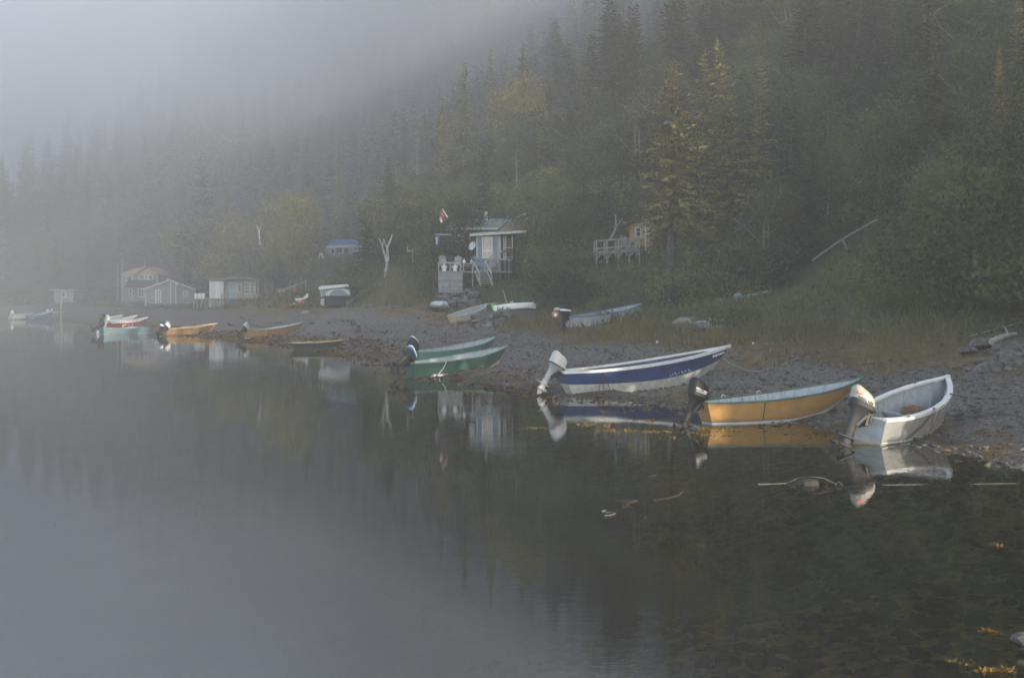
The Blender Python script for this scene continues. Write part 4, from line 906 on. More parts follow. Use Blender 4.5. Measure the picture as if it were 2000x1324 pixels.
b = MB(); b.ell((0,0,0),(.22,.22,.22)); b.tube([(0,-.2,0),(0,-.24,0)],.1,10,1); o = b.build('float', ['buoy_red','letter_white'], None, True); w = P(1084.5,615,71.0); o.location = w; tag(o, 'orange float with pale centre hanging on the outboard of the pale blue-grey boat', 'float')
b = MB(); b.loft([superring(0,0,z,a,c,12,2.2) for z,a,c in ((-.02,.1,.08),(.0,.42,.26),(.10,.36,.2),(.16,.1,.06))]); o = b.build('white_bowl', ['white_worn'], None, True); w = P(1088,605.5,72.3); o.location = w; tag(o, 'upturned white basin resting on top of the dark outboard in the grass', 'basin')
def canoe(name, label, cat, A, Bp, wid, hgt, m, group=None, flip=False, trim=None, sheer=.25):
    A = Vector(A); Bp = Vector(Bp); d = Bp-A; L = d.length
    t = thing(name, label, cat, A, math.atan2(d.y,d.x), group); t.rotation_euler = (0, -math.asin(d.z/L), math.atan2(d.y,d.x))
    mb = MB(); rings = []
    for i in range(17):
        u = i/16; w_ = wid/2*max(.02, (1-(2*u-1)**2)**.62); e = sheer*abs(2*u-1)**2.5
        h_ = hgt*(1-.15*abs(2*u-1)**2)
        if flip: prof = [(-w_,0-e*.6),(-w_*.97,h_*.55),(-w_*.55,h_*.92),(0,h_),(w_*.55,h_*.92),(w_*.97,h_*.55),(w_,0-e*.6),(0,.02)]
        else:    prof = [(-w_,h_*.62+e),(-w_*.8,h_*.2),(-w_*.3,0),(w_*.3,0),(w_*.8,h_*.2),(w_,h_*.62+e),(w_*.5,h_*.9+e),(-w_*.5,h_*.9+e)]
        rings.append([(u*L, y, z) for y,z in prof])
    mb.loft(rings); mb.build('hull', [m], t, True, 50)
    if trim:
        c = MB(); c.loft([superring(L*.5,0,hgt*.88+.02*i,.8-.1*i,wid*.55,14,2.2) for i in range(3)]); c.build('cockpit_rim', [trim], t, True)
        c = MB(); c.box((L*.2,0,hgt*.93+sheer*.2),(.5,wid*.3,.02)); c.build('hatch', [trim], t); c = MB(); c.box((L*.8,0,hgt*.93+sheer*.2),(.5,wid*.3,.02)); c.build('hatch', [trim], t)
    else:
        c = MB(); c.tube([(L*.02,0,hgt*.5),(L*.5,0,hgt*1.01 if flip else .0),(L*.98,0,hgt*.5)],.02); c.build('keel', [m], t)
    return t
canoe('canoe', 'white upturned canoe with raised forked end lying on the bank', 'canoe', P(964,606,91.5), P(1044,599,93), .85, .40, 'plastic_white', flip=True)
b = MB(); q = P(1040,598,92.9); b.beam(q, P(1046.5,593.5,92.9), .10,.16); b.beam(q, P(1048,601,92.9),.10,.16); o = b.build('canoe_thwart_boards', ['white_paint'], None); tag(o, 'pair of white boards splayed at the end of the white canoe', 'boards')
canoe('kayak', 'bright green kayak under the end of the white canoe', 'kayak', P(961,606.5,92.6), P(1003,600,93.6), .7, .34, 'kayak_green', trim='dark_metal')
canoe('kayak', 'red kayak with white hatches on the grass below the white one', 'kayak', P(553,604,124), P(596,593.5,126.5), .65, .32, 'kayak_red', trim='plastic_white')
canoe('kayak', 'white kayak on the grass just above the red one', 'kayak', P(578,592,127), P(603,582,128.5), .75, .36, 'plastic_white', trim='grey_metal')
b = MB(); b.loft([[(-.42*s_,y,0),(.42*s_,y,0),(.46*s_,y,.12*s_),(.22*s_,y,.48*s_),(-.2*s_,y,.50*s_),(-.46*s_,y,.14*s_)] for y,s_ in ((-.25,.85),(0,1),(1.2,1.0),(1.9,.8),(2.1,.5))]); o = b.build('dinghy', ['silver_hull'], None, True, 30); q = P(866,600.5,96.5); o.location = q; o.rotation_euler=(0,0,.5); tag(o, 'small upturned white dinghy on the gravel under the deck', 'dinghy', BG)
wr, wpt2, _ = boat('old_boat', 'old grey boat loaded with boards and tyres, beached in the bushes', 'boat', P(1412,602,76.5), P(1524,586,79), tz(*P(1412,602,76.5).xy)+.1, .45, 1.7, 1.0, 'wood_grey', 'wood_grey', 'wood_brown', 'plank_grey', paint=.2, kbow=.1, rake_b=.4, rake_s=.1, thwarts=(.2,.5), sheer_p=1.6, rail_w=.12)
q = wr.location; rz = wr.rotation_euler.z; R2 = Matrix.Translation(q) @ Matrix.Rotation(rz,4,'Z')
for i,(x,y,z,r_,lab) in enumerate(((1.35,.1,.62,.30,'rounded grey sack in the old boat, nearest its stern'),(2.0,.0,.55,.27,'rounded grey sack in the old boat, nearer its bow'))):
    b = MB(); b.ell((0,0,0),(r_,r_*.9,r_*.8),nu=14,nv=9,jit=.06,seed=i); o = b.build('sack', ['canvas_blue'], None, True); o.location = R2 @ Vector((x,y,z)); tag(o, lab, 'sack')
for i in range(5):
    b = MB(); a = R2 @ Vector((1.7+.2*i,-.3+.14*i,.58+.05*i)); e = R2 @ Vector((3.5+.22*i,-.45+.2*i,.95+.06*(i%3))); b.beam(a,e,.14,.03); o = b.build('board', ['plank_grey'], None); tag(o, 'loose grey board lying lengthwise in the old boat', 'board', 'boards in the old boat')
# lobster traps
t = thing('lobster_trap', 'weathered wooden lobster trap standing on the beach behind the orange-brown dory', 'trap', P(598,624.5,112), 1.15); 
a = MB(); a.box((0,0,.03),(.86,.55,.05)); a.build('base', ['driftwood'], t)
for i in range(4):
    a = MB(); yb_ = -.27+.18*i; a.tube([(-.42,yb_,.03),(-.42,yb_,.42),(-.30,yb_,.68),(0,yb_,.80),(.30,yb_,.68),(.42,yb_,.42),(.42,yb_,.03)],.025,5); a.build('bow', ['driftwood'], t)
for i in range(9):
    an = PI*i/8; a = MB(); x_ = -.42*math.cos(an); z_ = .25+.55*math.sin(an); a.box((x_,0,z_),(.05,.6,.04)); a.build('lath', ['driftwood'], t)
a = MB(); a.box((0,.0,.35),(.7,.5,.02)); a.box((-.1,0,.3),(.03,.5,.5)); a.box((.15,.05,.45),(.35,.1,.3)); a.build('netting', ['net_brown'], t)
b = MB(); b.tube([(0,0,0),(0,0,.26),(0,0,.33),(0,0,.38)],[.09,.09,.05,.03],10); o = b.build('jug', ['plastic_white'], None, True); q = P(607.5,625,111.6); o.location = q; tag(o, 'small white plastic jug beside the lobster trap', 'jug')
# bird-table-like stand in the trees
W = Site('stand', 'grey wooden stand with a slanting top board in front of the trees', 'stand', 808, 524, 112)
for x,y0 in ((806,493),(818,498)): p_ = MB(); W.box(p_,x-.8,y0,x+.8,528,0,.1); p_.build('post', ['driftwood'], W.root)
p_ = MB(); W.box(p_,795,488.5,809,491.5,-.3,.5); W.box(p_,795,480,796.5,489,-.0,.1); p_.build('top_board', ['driftwood'], W.root); p_ = MB(); p_.beam((W.x(808),.05,W.z(493)),(W.x(819),.05,W.z(497)),.08); p_.build('arm', ['driftwood'], W.root)
# ------------------------------------------------------------------ rocks, driftwood, lines
def rock_mesh(seed, sx, sy, sz, m='rock_grey', nu=14, nv=10):
    b = MB(); b.ell((0,0,0),(1,1,1),nu=nu,nv=nv); rr = random.Random(seed)
    pl = []
    for _ in range(11):
        d = Vector((rr.gauss(0,1),rr.gauss(0,1),rr.gauss(0,.8))).normalized(); pl.append((d, rr.uniform(.55,.85)))
    for i,v in enumerate(b.v):
        for d,k in pl:
            e = v.dot(d)-k
            if e > 0: v = v - d*e*.85
        b.v[i] = Vector((v.x*sx, v.y*sy, v.z*sz))
    me = bpy.data.meshes.new('rock'); me.from_pydata([tuple(v) for v in b.v], [], b.f); me.materials.append(M[m]); smooth_mesh(me, 28)
    return me
ROCKS = {'g':[rock_mesh(i,.5,.42,.33) for i in range(4)], 's':[rock_mesh(10+i,.6,.45,.20,'rock_slate') for i in range(4)], 'p':[rock_mesh(20+i,.5,.4,.33,'rock_pale') for i in range(3)]}
def rock(kind, i, loc, s, rz, label, group=None, tilt=0.):
    o = bpy.data.objects.new('rock', ROCKS[kind][i % len(ROCKS[kind])]); COL.objects.link(o)
    o.location = loc; o.rotation_euler = (tilt, tilt*.7, rz); o.scale = (s*random.uniform(.85,1.2), s*random.uniform(.85,1.15), s*random.uniform(.85,1.15))
    return tag(o, label, 'rock', group)
def heap(pts, Y, kinds, label, group, n, smin_, smax_, box, dY=2.):
    rr = random.Random(len(label)+n)
    for i in range(n):
        px = rr.uniform(box[0], box[2]); t = (px-box[0])/(box[2]-box[0]); py = rr.uniform(box[1], box[3])
        w = P(px, py, Y + (box[3]-py)/(box[3]-box[1])*dY)
        z = max(w.z, tz(w.x,w.y)) if w.z < tz(w.x,w.y)+1.2 else tz(w.x,w.y)+.3
        k = kinds[i % len(kinds)]
        rock(k, i, (w.x, w.y, z+.0), rr.uniform(smin_,smax_), rr.uniform(0,6), label, group, rr.uniform(-.3,.3))
for (px,py,Y,k,s,rz,lab) in ((1330,633,66,'p',1.35,.5,'long pale boulder leaning at the left end of the rock heap in dry grass'),(1337,652,64.5,'p',1.15,1.2,'pinkish squat boulder at the foot of the rock heap in dry grass'),
        (1362,650,65,'g',1.5,.2,'broad grey boulder in the middle of the rock heap, under the driftwood'),(1350,628,67,'g',1.1,2,'grey boulder at the back of the rock heap in dry grass'),(1355,662,63.6,'g',.9,2.5,'small grey boulder in front of the rock heap'),
        (1320,665,63,'s',.9,.4,'low slate at the left foot of the rock heap'),(1385,668,62,'p',.7,.9,'flat pale rock in front of the daisies'),(1372,679,59.5,'s',1.4,.1,'low dark slab just behind the blue dory bow'),
        (1405,655,64.5,'s',1.2,.3,'dark slab right of the daisies'),(1436,663,63,'g',.8,1.1,'grey rock half sunk in grass above the blue dory bow'),(1925,671,43,'s',1.15,.2,'large smooth grey boulder beside the rock bank at the right edge'),
        (1680,684,50,'s',1.0,.3,'dark rock at the edge of the dry grass'),(1890,690,42,'s',.7,.3,'small dark rock in front of the rock bank')):
    w = P(px,py,Y); rock(k, int(s*10), (w.x,w.y,max(tz(w.x,w.y)+.12, min(w.z, tz(w.x,w.y)+.7))), s, rz, lab)
heap(None, 63.5, 'gs', 'grey stone among the daisies below the driftwood', 'stones in the heap with daisies', 12, .5, .9, (1372,640,1418,668))
heap(None, 84.5, 'gsg', 'angular grey stone in the heap beside the pale skiff', 'stones beside the pale skiff', 34, .6, 1.25, (926,612,994,642), 4)
heap(None, 38.5, 'sgs', 'dark angular stone in the rock bank at the right edge', 'stones of the right rock bank', 60, .45, 1.05, (1908,668,2040,752), 6)
heap(None, 101, 'gs', 'small grey stone in the rubble spread left of the deck', 'rubble left of the deck', 46, .35, .8, (708,600,790,628), 6)
heap(None, 97.2, 'gs', 'rough stone in the dry wall under the deck', 'stones of the wall under the deck', 50, .55, 1.0, (858,568,932,602), 1.2)
heap(None, 160, 'sg', 'dark boulder in the heap at the foot of the low cabin', 'boulders below the low cabin', 30, .8, 1.6, (428,596,484,618), 6)
heap(None, 172, 'sg', 'dark boulder on the bank left of the grey shed', 'boulders left of the grey shed', 24, .7, 1.5, (222,596,318,612), 6)
# lone rock awash with its rope, and the lines in the water
w = G(1587,951); o = rock('p', 1, (w.x,w.y+.25,-.02), 1, 0, 'single rounded rock awash in the calm water, a rope tied round it'); o.scale = (.55,.5,.42)
o.data = rock_mesh(33,.5,.42,.33,'wet_rock')
line_obj('rope', 'old rope tied round the rock awash in the water', 'rope', smooth_pts([G(1480,946)+Vector((0,0,.01)),G(1535,944)+Vector((0,0,.01)),P(1562,932,23.4),P(1587,931.5,23.2),P(1610,934,23.2),P(1622,940,23.2),G(1634,946)+Vector((0,0,.01))],5), .004, 'driftwood_dark')
line_obj('rope', 'frayed turquoise rope end floating right of the rock awash', 'rope', smooth_pts([G(1630,947)+Vector((0,0,.01)),P(1636,941,23.2),P(1640,942,23.2),G(1644,948)+Vector((0,0,.01))],4), .007, 'green_rail')
line_obj('rope', 'pale mooring line lying straight on the water near the nearest skiff', 'rope', [G(1722+i*6.5,947-i*.07)+Vector((0,0,-.001+.006*math.sin(i*.23))) for i in range(58)], .003, 'driftwood_dark')
line_obj('rope', 'orange and white rope curling on the dark water in front of the boats', 'rope', smooth_pts([G(x,y)+Vector((0,0,.012)) for x,y in ((1285,928),(1268,931),(1270,936),(1290,942),(1303,950),(1310,954),(1325,956),(1333,959),(1328,966),(1310,972),(1290,976),(1278,978))],6), .0042, 'rope_orange')
line_obj('rope', 'short broken piece of red rope floating farther from the boats', 'rope', smooth_pts([G(x,y)+Vector((0,0,.012)) for x,y in ((1205,978),(1232,979),(1246,978),(1230,983),(1222,987),(1235,991),(1215,990))],6), .0042, 'rope_orange')
line_obj('rope', 'small white loop of rope floating farthest out on the water', 'rope', smooth_pts([G(x,y)+Vector((0,0,.012)) for x,y in ((1183,997),(1176,1000),(1190,1001),(1202,1003),(1195,1006),(1180,1008))],6), .0042, 'driftwood_dark')
for a,b_,lab in ((1130,'','a'),):
    pass
line_obj('rope', 'pale green mooring line sagging from the navy dory bow to the beach', 'rope', smooth_pts([P(1412,700,46.6),P(1440,716,46.2),P(1475,725,45.9),tuple(P(1510,728,45.5).xy)+(tz(*P(1510,728,45.5).xy)+.05,),tuple(P(1560,727,45.5).xy)+(tz(*P(1560,727,45.5).xy)+.05,)],6), .014, 'mint')
line_obj('rope', 'faded green rope lying on the shingle behind the ochre dory bow', 'rope', smooth_pts([P(1672,772,36.6)]+[tuple(P(x,y,Y).xy)+(tz(*P(x,y,Y).xy)+.05,) for x,y,Y in ((1690,778,36.4),(1708,785,36),(1740,785,36.5),(1790,775,37.5))],6), .012, 'green_rail')
def on_ground(px, py, h=.04):
    q = ray_ground(px, py); return Vector((q.x,q.y,q.z+h))
line_obj('rope', 'thin line running over the shingle right of the nearest skiff', 'rope', smooth_pts([on_ground(x,y) for x,y in ((1838,806),(1862,816),(1910,818),(1965,812),(1998,822))],6), .012, 'rope_dark')
q = P(2040,617,48); g_ = on_ground(1690,712,.05)
line_obj('rope', 'long taut green rope slanting down across the grass at the right', 'rope', smooth_pts([q+Vector((3,2,.6)),q,P(1900,655,46.5),P(1800,686,45.2),g_],6), .010, 'rope_green')
b = MB()
for pts in (((1893,852),(1905,848),(1920,850)),((1900,850),(1915,842),(1925,845)),((1918,850),(1926,846),(1924,842))):
    b.tube(smooth_pts([on_ground(x,y,.03) for x,y in pts],3), .02, 5)
o = b.build('seaweed_sprig', ['kelp_gold'], None, True); tag(o, 'yellow sprig of seaweed on the shingle right of the nearest skiff', 'seaweed')
def log(label, pts, r, m='driftwood', kind='driftwood_log', cat='driftwood', branches=()):
    t = MB(); t.tube(smooth_pts(pts,4), [r*(1-.45*i/(4*(len(pts)-1))) for i in range(4*(len(pts)-1)+1)], 8)
    for a,e,rb in branches: t.tube([a,(Vector(a)+Vector(e))/2+Vector((0,0,.03)),e],[rb,rb*.8,rb*.4],6)
    o = t.build(kind, [m], None, True, 60); return tag(o, label, cat)
log('bleached driftwood log on top of the rock heap with daisies', [P(1360,637,65),P(1375,633,65.4),P(1388,632,65.8)], .26)
log('bleached driftwood stump lying right of another log on the rock heap', [P(1390,630,66),P(1400,628,66.3),P(1415,626,66.6)], .20, branches=((P(1390,630,66),P(1384,621,66.2),.08),))
log('bleached driftwood trunk with an upright branch on the rock bank at the right edge', [P(1936,668,41),P(1955,659,41.3),P(1970,655,41.6),P(1984,652,42)], .12, branches=((P(1970,655,41.6),P(1961,638,41.6),.035),(P(1948,663,41.2),P(1943,656,41.2),.025)))
log('pale broken trunk standing out of the green bushes', [P(1748,634,58),P(1760,622,58.2),P(1773,610,58.4),P(1780,600,58.5)], .09, branches=((P(1750,632,58),P(1762,618,58.4),.07),(P(1758,628,58),P(1780,612,58),.03)))
log('short pale weathered log lying at the foot of the green bushes', [P(1630,650,57),P(1640,644,57.2),P(1656,640,57.5)], .20)
log('thin plank of driftwood lying flat in the grass', [P(1766,668,49.5),P(1790,669,49.6),P(1815,670,49.8)], .05)
PA, PB_ = ray_ground(1582,539), ray_ground(1788,436); print('pole',PA,PB_)
def POLE(t, h): q = PA.lerp(PB_, t); return q+Vector((0,-.6,h+.4))
log('long straight grey pole resting diagonally on the bushy slope', [POLE(0,.5),POLE(.35,.9),POLE(.7,1.0),POLE(1,1.2)], .085, 'snag_wood', 'fallen_pole', 'pole', branches=((POLE(.3,.9),POLE(.36,-.3),.09),))
log('bare grey dead branch lying across the dark trees', [P(1682,393,88),P(1710,399,88),P(1740,402,88)], .06, 'snag_wood', 'dead_branch', 'branch', branches=((P(1700,396,88),P(1725,395,88),.03),(P(1695,395,88),P(1690,400,88),.03)))
log('small log across the reddish bank above the canoe', [P(985,600,97),P(1012,592,98),P(1035,585,99)], .10, 'driftwood_dark')
log('short white leaning stick in the bushes above the canoe', [P(990,592,96),P(985,575,96.4),P(982,566,96.6)], .05)
log('bent pale pipe-like branch beside the boulders below the low cabin', [P(468,597,158),P(481,598,158),P(482,606,157.8)], .09)
for px,py,lab in ((1470,675,'small white bucket lid lying in the dry grass above the ochre dory'),(1283,671,'small white shell-like stone at the edge of the grass')):
    b = MB(); b.loft([superring(0,0,z,a,a,10,2) for z,a in ((0,.09),(.05,.12),(.09,.08),(.1,.02))]); o = b.build('lid', ['plastic_white'], None, True); o.location = on_ground(px,py,.03); o.rotation_euler=(.5,.2,0); tag(o, lab, 'litter')

# ------------------------------------------------------------------ foliage
def rot_basis(d):
    d = d/np.maximum(np.linalg.norm(d,axis=1,keepdims=True),1e-9)
    u = np.tile(np.array([[0,0,1.]]),(len(d),1)); u[np.abs(d[:,2])>.95] = (1,0,0)
    r = np.cross(d,u); r /= np.maximum(np.linalg.norm(r,axis=1,keepdims=True),1e-9)
    return d, r, np.cross(r,d)
def blades(base, dirv, length, width, rng, roll=.7):
    d, r, u = rot_basis(dirv); n = len(base); a = rng.uniform(-roll, roll, (n,1))
    r2 = r*np.cos(a)+u*np.sin(a); L = length.reshape(-1,1); W = width.reshape(-1,1)
    mid = base + d*L*.45
    V = np.stack([base, mid-r2*W, base+d*L, mid+r2*W], 1)
    return V.reshape(-1,3)
def quads(nv): return np.arange(nv, dtype=np.int32).reshape(-1,4)
def spruce(seed, H, R, zb=.06, step=.36, blade=1.0, ragged=.25, bare=0., gaps=.0):
    rng = np.random.default_rng(seed); base=[]; dv=[]; ln=[]; wd=[]
    z = H*zb
    while z < H-.12:
        q = (z-H*zb)/(H*(1-zb)); env = R*(1-q)**.85*(.55+.45*min(1,q*6+.25)); nb = rng.integers(5,8) if q < .9 else 4
        a0 = rng.uniform(0,6.28)
        for b in range(nb):
            if rng.random() < gaps*(1-q): continue
            a = a0+6.283*b/nb+rng.uniform(-.35,.35); r = max(.18, env*rng.uniform(1-ragged*1.6,1+ragged*.6)); 
            out = np.array([math.cos(a),math.sin(a),0]); side = np.array([-math.sin(a),math.cos(a),0])
            zj = rng.uniform(-.55,.55)*step*(1 if q < .85 else .3); up = .35*q-.22+rng.uniform(-.1,.1); st = max(.16,.17*r**.5*1.05/blade**.3); ts = np.arange(.12 if q>.4 else .28, r, st)/r
            if len(ts) == 0: ts = np.array([.5])
            for t in ts:
                p = np.array([0,0,z+zj])+out*r*t+np.array([0,0,1])*r*(up*t-.26*t*t*(1-q)+.10*t**3)
                w = max(.2, .42*r**.55*(1-.62*t))*blade
                for s in (-1,1):
                    base.append(p); dv.append(out*rng.uniform(.45,.9)+side*s*rng.uniform(.5,1.)+np.array([0,0,rng.uniform(-.45,.12)])); ln.append(w*rng.uniform(.7,1.25)); wd.append(.10+.13*w)
                if rng.random() < .75:
                    base.append(p); dv.append(out*rng.uniform(.2,.7)+side*rng.uniform(-.6,.6)+np.array([0,0,-.9])); ln.append(w*rng.uniform(.5,.85)); wd.append(.08+.11*w)
            base.append(p); dv.append(out+np.array([0,0,.25])); ln.append(.45*blade); wd.append(.10)
        z += step*rng.uniform(.8,1.25)*(1.0 if q < .75 else .75)
    base.append(np.array([0,0,H-.5])); dv.append(np.array([.02,.02,1])); ln.append(.8); wd.append(.06)
    V = blades(np.array(base), np.array(dv), np.array(ln), np.array(wd), rng, .5)
    return V
def trunk_mb(H, r0, seed, bend=.15, stubs=0, stub_z=(.1,.5)):
    rr = random.Random(seed); t = MB(); n = 7
    pts = [Vector((bend*math.sin(i*1.3+seed)*.4, bend*math.cos(i*.9+seed)*.4, H*i/n)) if i else Vector((0,0,-.6)) for i in range(n+1)]
    t.tube(pts, [r0*(1-.9*i/n) if i else r0*1.25 for i in range(n+1)], 8)
    for i in range(stubs):
        z = H*rr.uniform(*stub_z); a = rr.uniform(0,6.28); l = rr.uniform(.6,1.8)
        p = Vector((0,0,z)); e = p+Vector((math.cos(a)*l,math.sin(a)*l,rr.uniform(-.3,.4))); t.tube([p,(p+e)/2+Vector((0,0,.1)),e],[.05,.035,.012],5)
        e2 = (p+e)/2+Vector((math.cos(a+1)*.5,math.sin(a+1)*.5,.3)); t.tube([(p+e)/2,e2],[.025,.008],4)
    return t
def broadleaf(seed, H, R, clumps=90, per=62, leaf=.17, trunks=1, zlow=.25, bark='birch_bark', lean=.1, r0=.12, flat=1.):
    rr = random.Random(seed); rng = np.random.default_rng(seed); t = MB(); ends = []
    def limb(p, d, l, r, depth):
        n = 3; pts = [p]
        for i in range(n):
            d = (d+Vector((rr.uniform(-.25,.25),rr.uniform(-.25,.25),rr.uniform(-.05,.18)))).normalized(); pts.append(pts[-1]+d*l/n)
        t.tube(pts, [r*(1-.5*i/n) for i in range(n+1)], 6 if depth == 0 else 4)
        if depth > 0: ends.extend(pts[2:])
        if depth < 2:
            for i in range(3 if depth else 5):
                k = rr.randint(1,n); a = rr.uniform(0,6.28)
                limb(pts[k], (d*.5+Vector((math.cos(a),math.sin(a),rr.uniform(.0,.6)))).normalized(), l*rr.uniform(.4,.6), r*.45, depth+1)
    for k in range(trunks):
        a = rr.uniform(0,6.28); limb(Vector((math.cos(a)*.2*(trunks>1),math.sin(a)*.2*(trunks>1),-.4)), Vector((math.cos(a)*lean*(1+trunks),math.sin(a)*lean*(1+trunks),1)).normalized(), H*.72, r0, 0)
    cs = []
    for i in range(clumps):
        if i < len(ends) and rr.random() < .6: c = np.array(ends[rr.randrange(len(ends))])+rng.normal(0,.25,3)
        else:
            u = rng.normal(0,1,3); u /= np.linalg.norm(u); k = rng.uniform(.55,1.)
            c = np.array([u[0]*R*k, u[1]*R*k, H*(zlow+(1-zlow)*.5)+u[2]*H*(1-zlow)*.5*k*flat])
        q = (c[2]/H-zlow)/(1-zlow); c[0] *= .75+.35*math.sin(3.14*min(max(q,0.05),.95)); c[1] *= .75+.35*math.sin(3.14*min(max(q,.05),.95)); c[2] = max(c[2], H*zlow*.6); cs.append(c)
    cs = np.array(cs); sz = rng.uniform(.28,.62,(len(cs),1))*(R/2.2)**.4
    base = np.repeat(cs, per, 0)+rng.normal(0,1,(len(cs)*per,3))*np.repeat(sz,per,0)*np.array([1,1,.7])
    dv = rng.normal(0,1,base.shape)+np.array([0,0,-.2]); ln = rng.uniform(.7,1.35,len(base))*leaf*1.25
    return blades(base, dv, ln, ln*.36, rng, 3.), t
def proto_tree(name, V, tmb, leafm, barkm, label, cat, group):
    r = thing(name, label, cat, (0,0,0), 0, group)
    np_obj('crown', np_mesh('crown', V, quads(len(V)), leafm), r)
    tmb.build('trunk', [barkm], r, True, 80)
    return r
PROTO = {}; PLACED = set(); DEF = {}; DEFLEAF = dict(s='needles', h='needles', t='needles_sunlit', d='leaves_green', b='leaves_bush')
def place(key, loc, s, rz, name=None, label=None, group=None, sxy=None, leaf=None):
    src = PROTO[key]
    if key in PLACED: o = copy_tree(src)
    else: o = src; PLACED.add(key)
    o.location = loc; o.rotation_euler = (random.gauss(0,.035),random.gauss(0,.035),rz); k = sxy if sxy else s; o.scale = (k,k,s)
    if label:
        o['label'] = label
        if 'group' in o: del o['group']
    else: o['label'], o['group'] = DEF[key[0]]
    if key[0] in 'shtdb':
        leaf = leaf or DEFLEAF[key[0]]
        for c in o.children:
            if c.name.startswith('crown') or c.name.startswith('foliage'):
                c.material_slots[0].link = 'OBJECT'; c.material_slots[0].material = M[leaf]
    return o
GS = 'spruces standing in rows up the foggy hillside'; GD = 'leafy trees on the lower hillside'; GB = 'bushes along the foot of the slope'
LS = 'dark spruce crowded among others on the foggy hillside'; LD = 'leafy green tree among the spruces on the lower hillside'; LB = 'rounded leafy bush at the foot of the wooded slope'; LN = 'grey dead spruce snag without needles on the hillside'
Hs = {}; DEF.update(s=(LS,GS), d=(LD,GD), b=(LB,GB), n=(LN,'dead spruces on the hillside'))
for i,(H_,R_,st,rg) in enumerate(((14,2.9,.36,.25),(15,2.4,.38,.35),(12,2.8,.34,.22),(16,3.3,.40,.32))):
    k = 's%d' % i; PROTO[k] = proto_tree('spruce_tree', spruce(40+i,H_,R_,.05,st,1.,rg,gaps=.05*i), trunk_mb(H_*.96,.20,i,.1,8), 'needles', 'bark', LS, 'tree', GS); Hs[k] = H_
PROTO['hero'] = proto_tree('spruce_tree', spruce(77,18,3.9,.35,.33,1.3,.40,gaps=.10), trunk_mb(17.3,.40,3,.35,16,(.06,.34)), 'needles', 'bark', '', 'tree', None); Hs['hero'] = 18
PROTO['thin'] = proto_tree('spruce_tree', spruce(81,16,1.9,.26,.42,.9,.5,gaps=.2), trunk_mb(15.4,.22,5,.2,10,(.05,.3)), 'needles_sunlit', 'bark', '', 'tree', None); Hs['thin'] = 16
for i,(H_,R_,c_,tr,lean) in enumerate(((8,2.6,110,1,.12),(9,2.2,100,2,.10),(7,3.0,120,3,.14))):
    k = 'd%d' % i; V, t = broadleaf(60+i,H_,R_,c_,62,.17,tr,.24,lean=lean); PROTO[k] = proto_tree('leafy_tree', V, t, 'leaves_green', 'birch_dim' if i == 1 else 'bark', LD, 'tree', GD); Hs[k] = H_
for i,(H_,R_) in enumerate(((2.2,1.7),(2.8,1.5),(1.6,1.9))):
    k = 'b%d' % i; V, t = broadleaf(90+i,H_,R_,60,60,.13,4,.05,lean=.3,r0=.03,flat=.9)
    PROTO[k] = proto_tree('bush', V, t, 'leaves_bush', 'bark', LB, 'bush', GB); Hs[k] = H_
    for c in PROTO[k].children:
        if c.name.startswith('crown'): c.name = 'foliage'
        else: c.name = 'stems'
def snag(H, seed):
    rr = random.Random(seed); t = MB(); t.tube([(0,0,-.4),(0.1,0,H*.5),(0,0.05,H)],[.16,.10,.02],6)
    for i in range(34):
        z = H*rr.uniform(.2,.97); a = rr.uniform(0,6.28); l = (1-z/H)*1.9+.3; e = Vector((math.cos(a)*l,math.sin(a)*l,z-.1*l)); t.tube([(0,0,z),(e+Vector((0,0,z)))/2*Vector((1,1,1)).x+Vector((0,0,.05)),e],[.03,.02,.006],4)
    return t
for i in range(2):
    r = thing('dead_spruce', LN, 'tree', (0,0,0), 0, 'dead spruces on the hillside'); snag(10,i).build('trunk', ['snag_wood'], r, True, 80); PROTO['n%d'%i] = r; Hs['n%d'%i] = 10

SUN_AZ = Vector((.76,-.65,0)).normalized(); OPEN = []
TAKEN = []                                            # x, y, radius
def free(x, y, r): return all((x-a)**2+(y-b)**2 > (r+c)**2 for a,b,c in TAKEN)
def top_at(key, px, pytop, Y, rz=0, label=None, group=None, leaf=None, wide=1., sink=0., pxb=None):
    w = P(px if pxb is None else pxb, pytop, Y); z = tz(w.x, w.y); h = CAMH-(pytop-PYH)/F*Y - z; s = h/Hs[key]
    TAKEN.append((w.x,w.y,1.6*min(1.3,s*wide)))
    if key[0] in 'sht': OPEN.append((px-wide*16,pytop-10,px+wide*16,pytop+(150 if leaf == 'needles_sunlit' or key in ('hero','thin') else 60),Y-2))
    return place(key, (w.x,w.y,z-sink), s, rz, label=label, group=group, leaf=leaf, sxy=s*wide)
# trees one can single out
top_at('hero',1300,118,84,.3,wide=.88,pxb=1310,label='tall ragged spruce with bare lower trunk, sunlit top, beside the yellow cabin', leaf='needles_sunlit')
top_at('s1',1357,100,87.5,1.0,'spruce with narrow sunlit spire directly behind the bare-trunked one', leaf='needles_sunlit', wide=.95)
top_at('s3',1441,72,88,2.0,'tall spruce with the brightest golden spire in the middle of the wood', leaf='needles_sunlit', wide=1.0)
top_at('s1',1480,112,91,.6,'slimmer spruce leaning on the right side of the golden-spired one', leaf='needles_sunlit', wide=1.0)
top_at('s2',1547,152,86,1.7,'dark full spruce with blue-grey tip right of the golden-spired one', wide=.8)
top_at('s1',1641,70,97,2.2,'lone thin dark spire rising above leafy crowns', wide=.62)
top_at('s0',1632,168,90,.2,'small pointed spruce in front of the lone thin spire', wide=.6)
top_at('hero',1952,92,66,1.4,'spruce with orange-lit boughs at the right edge of the wood', leaf='needles_sunlit', wide=.62)
top_at('s3',1990,-10,74,1.9,'tall spruce filling the top right corner behind the orange-lit one', leaf='needles_sunlit', wide=.8)
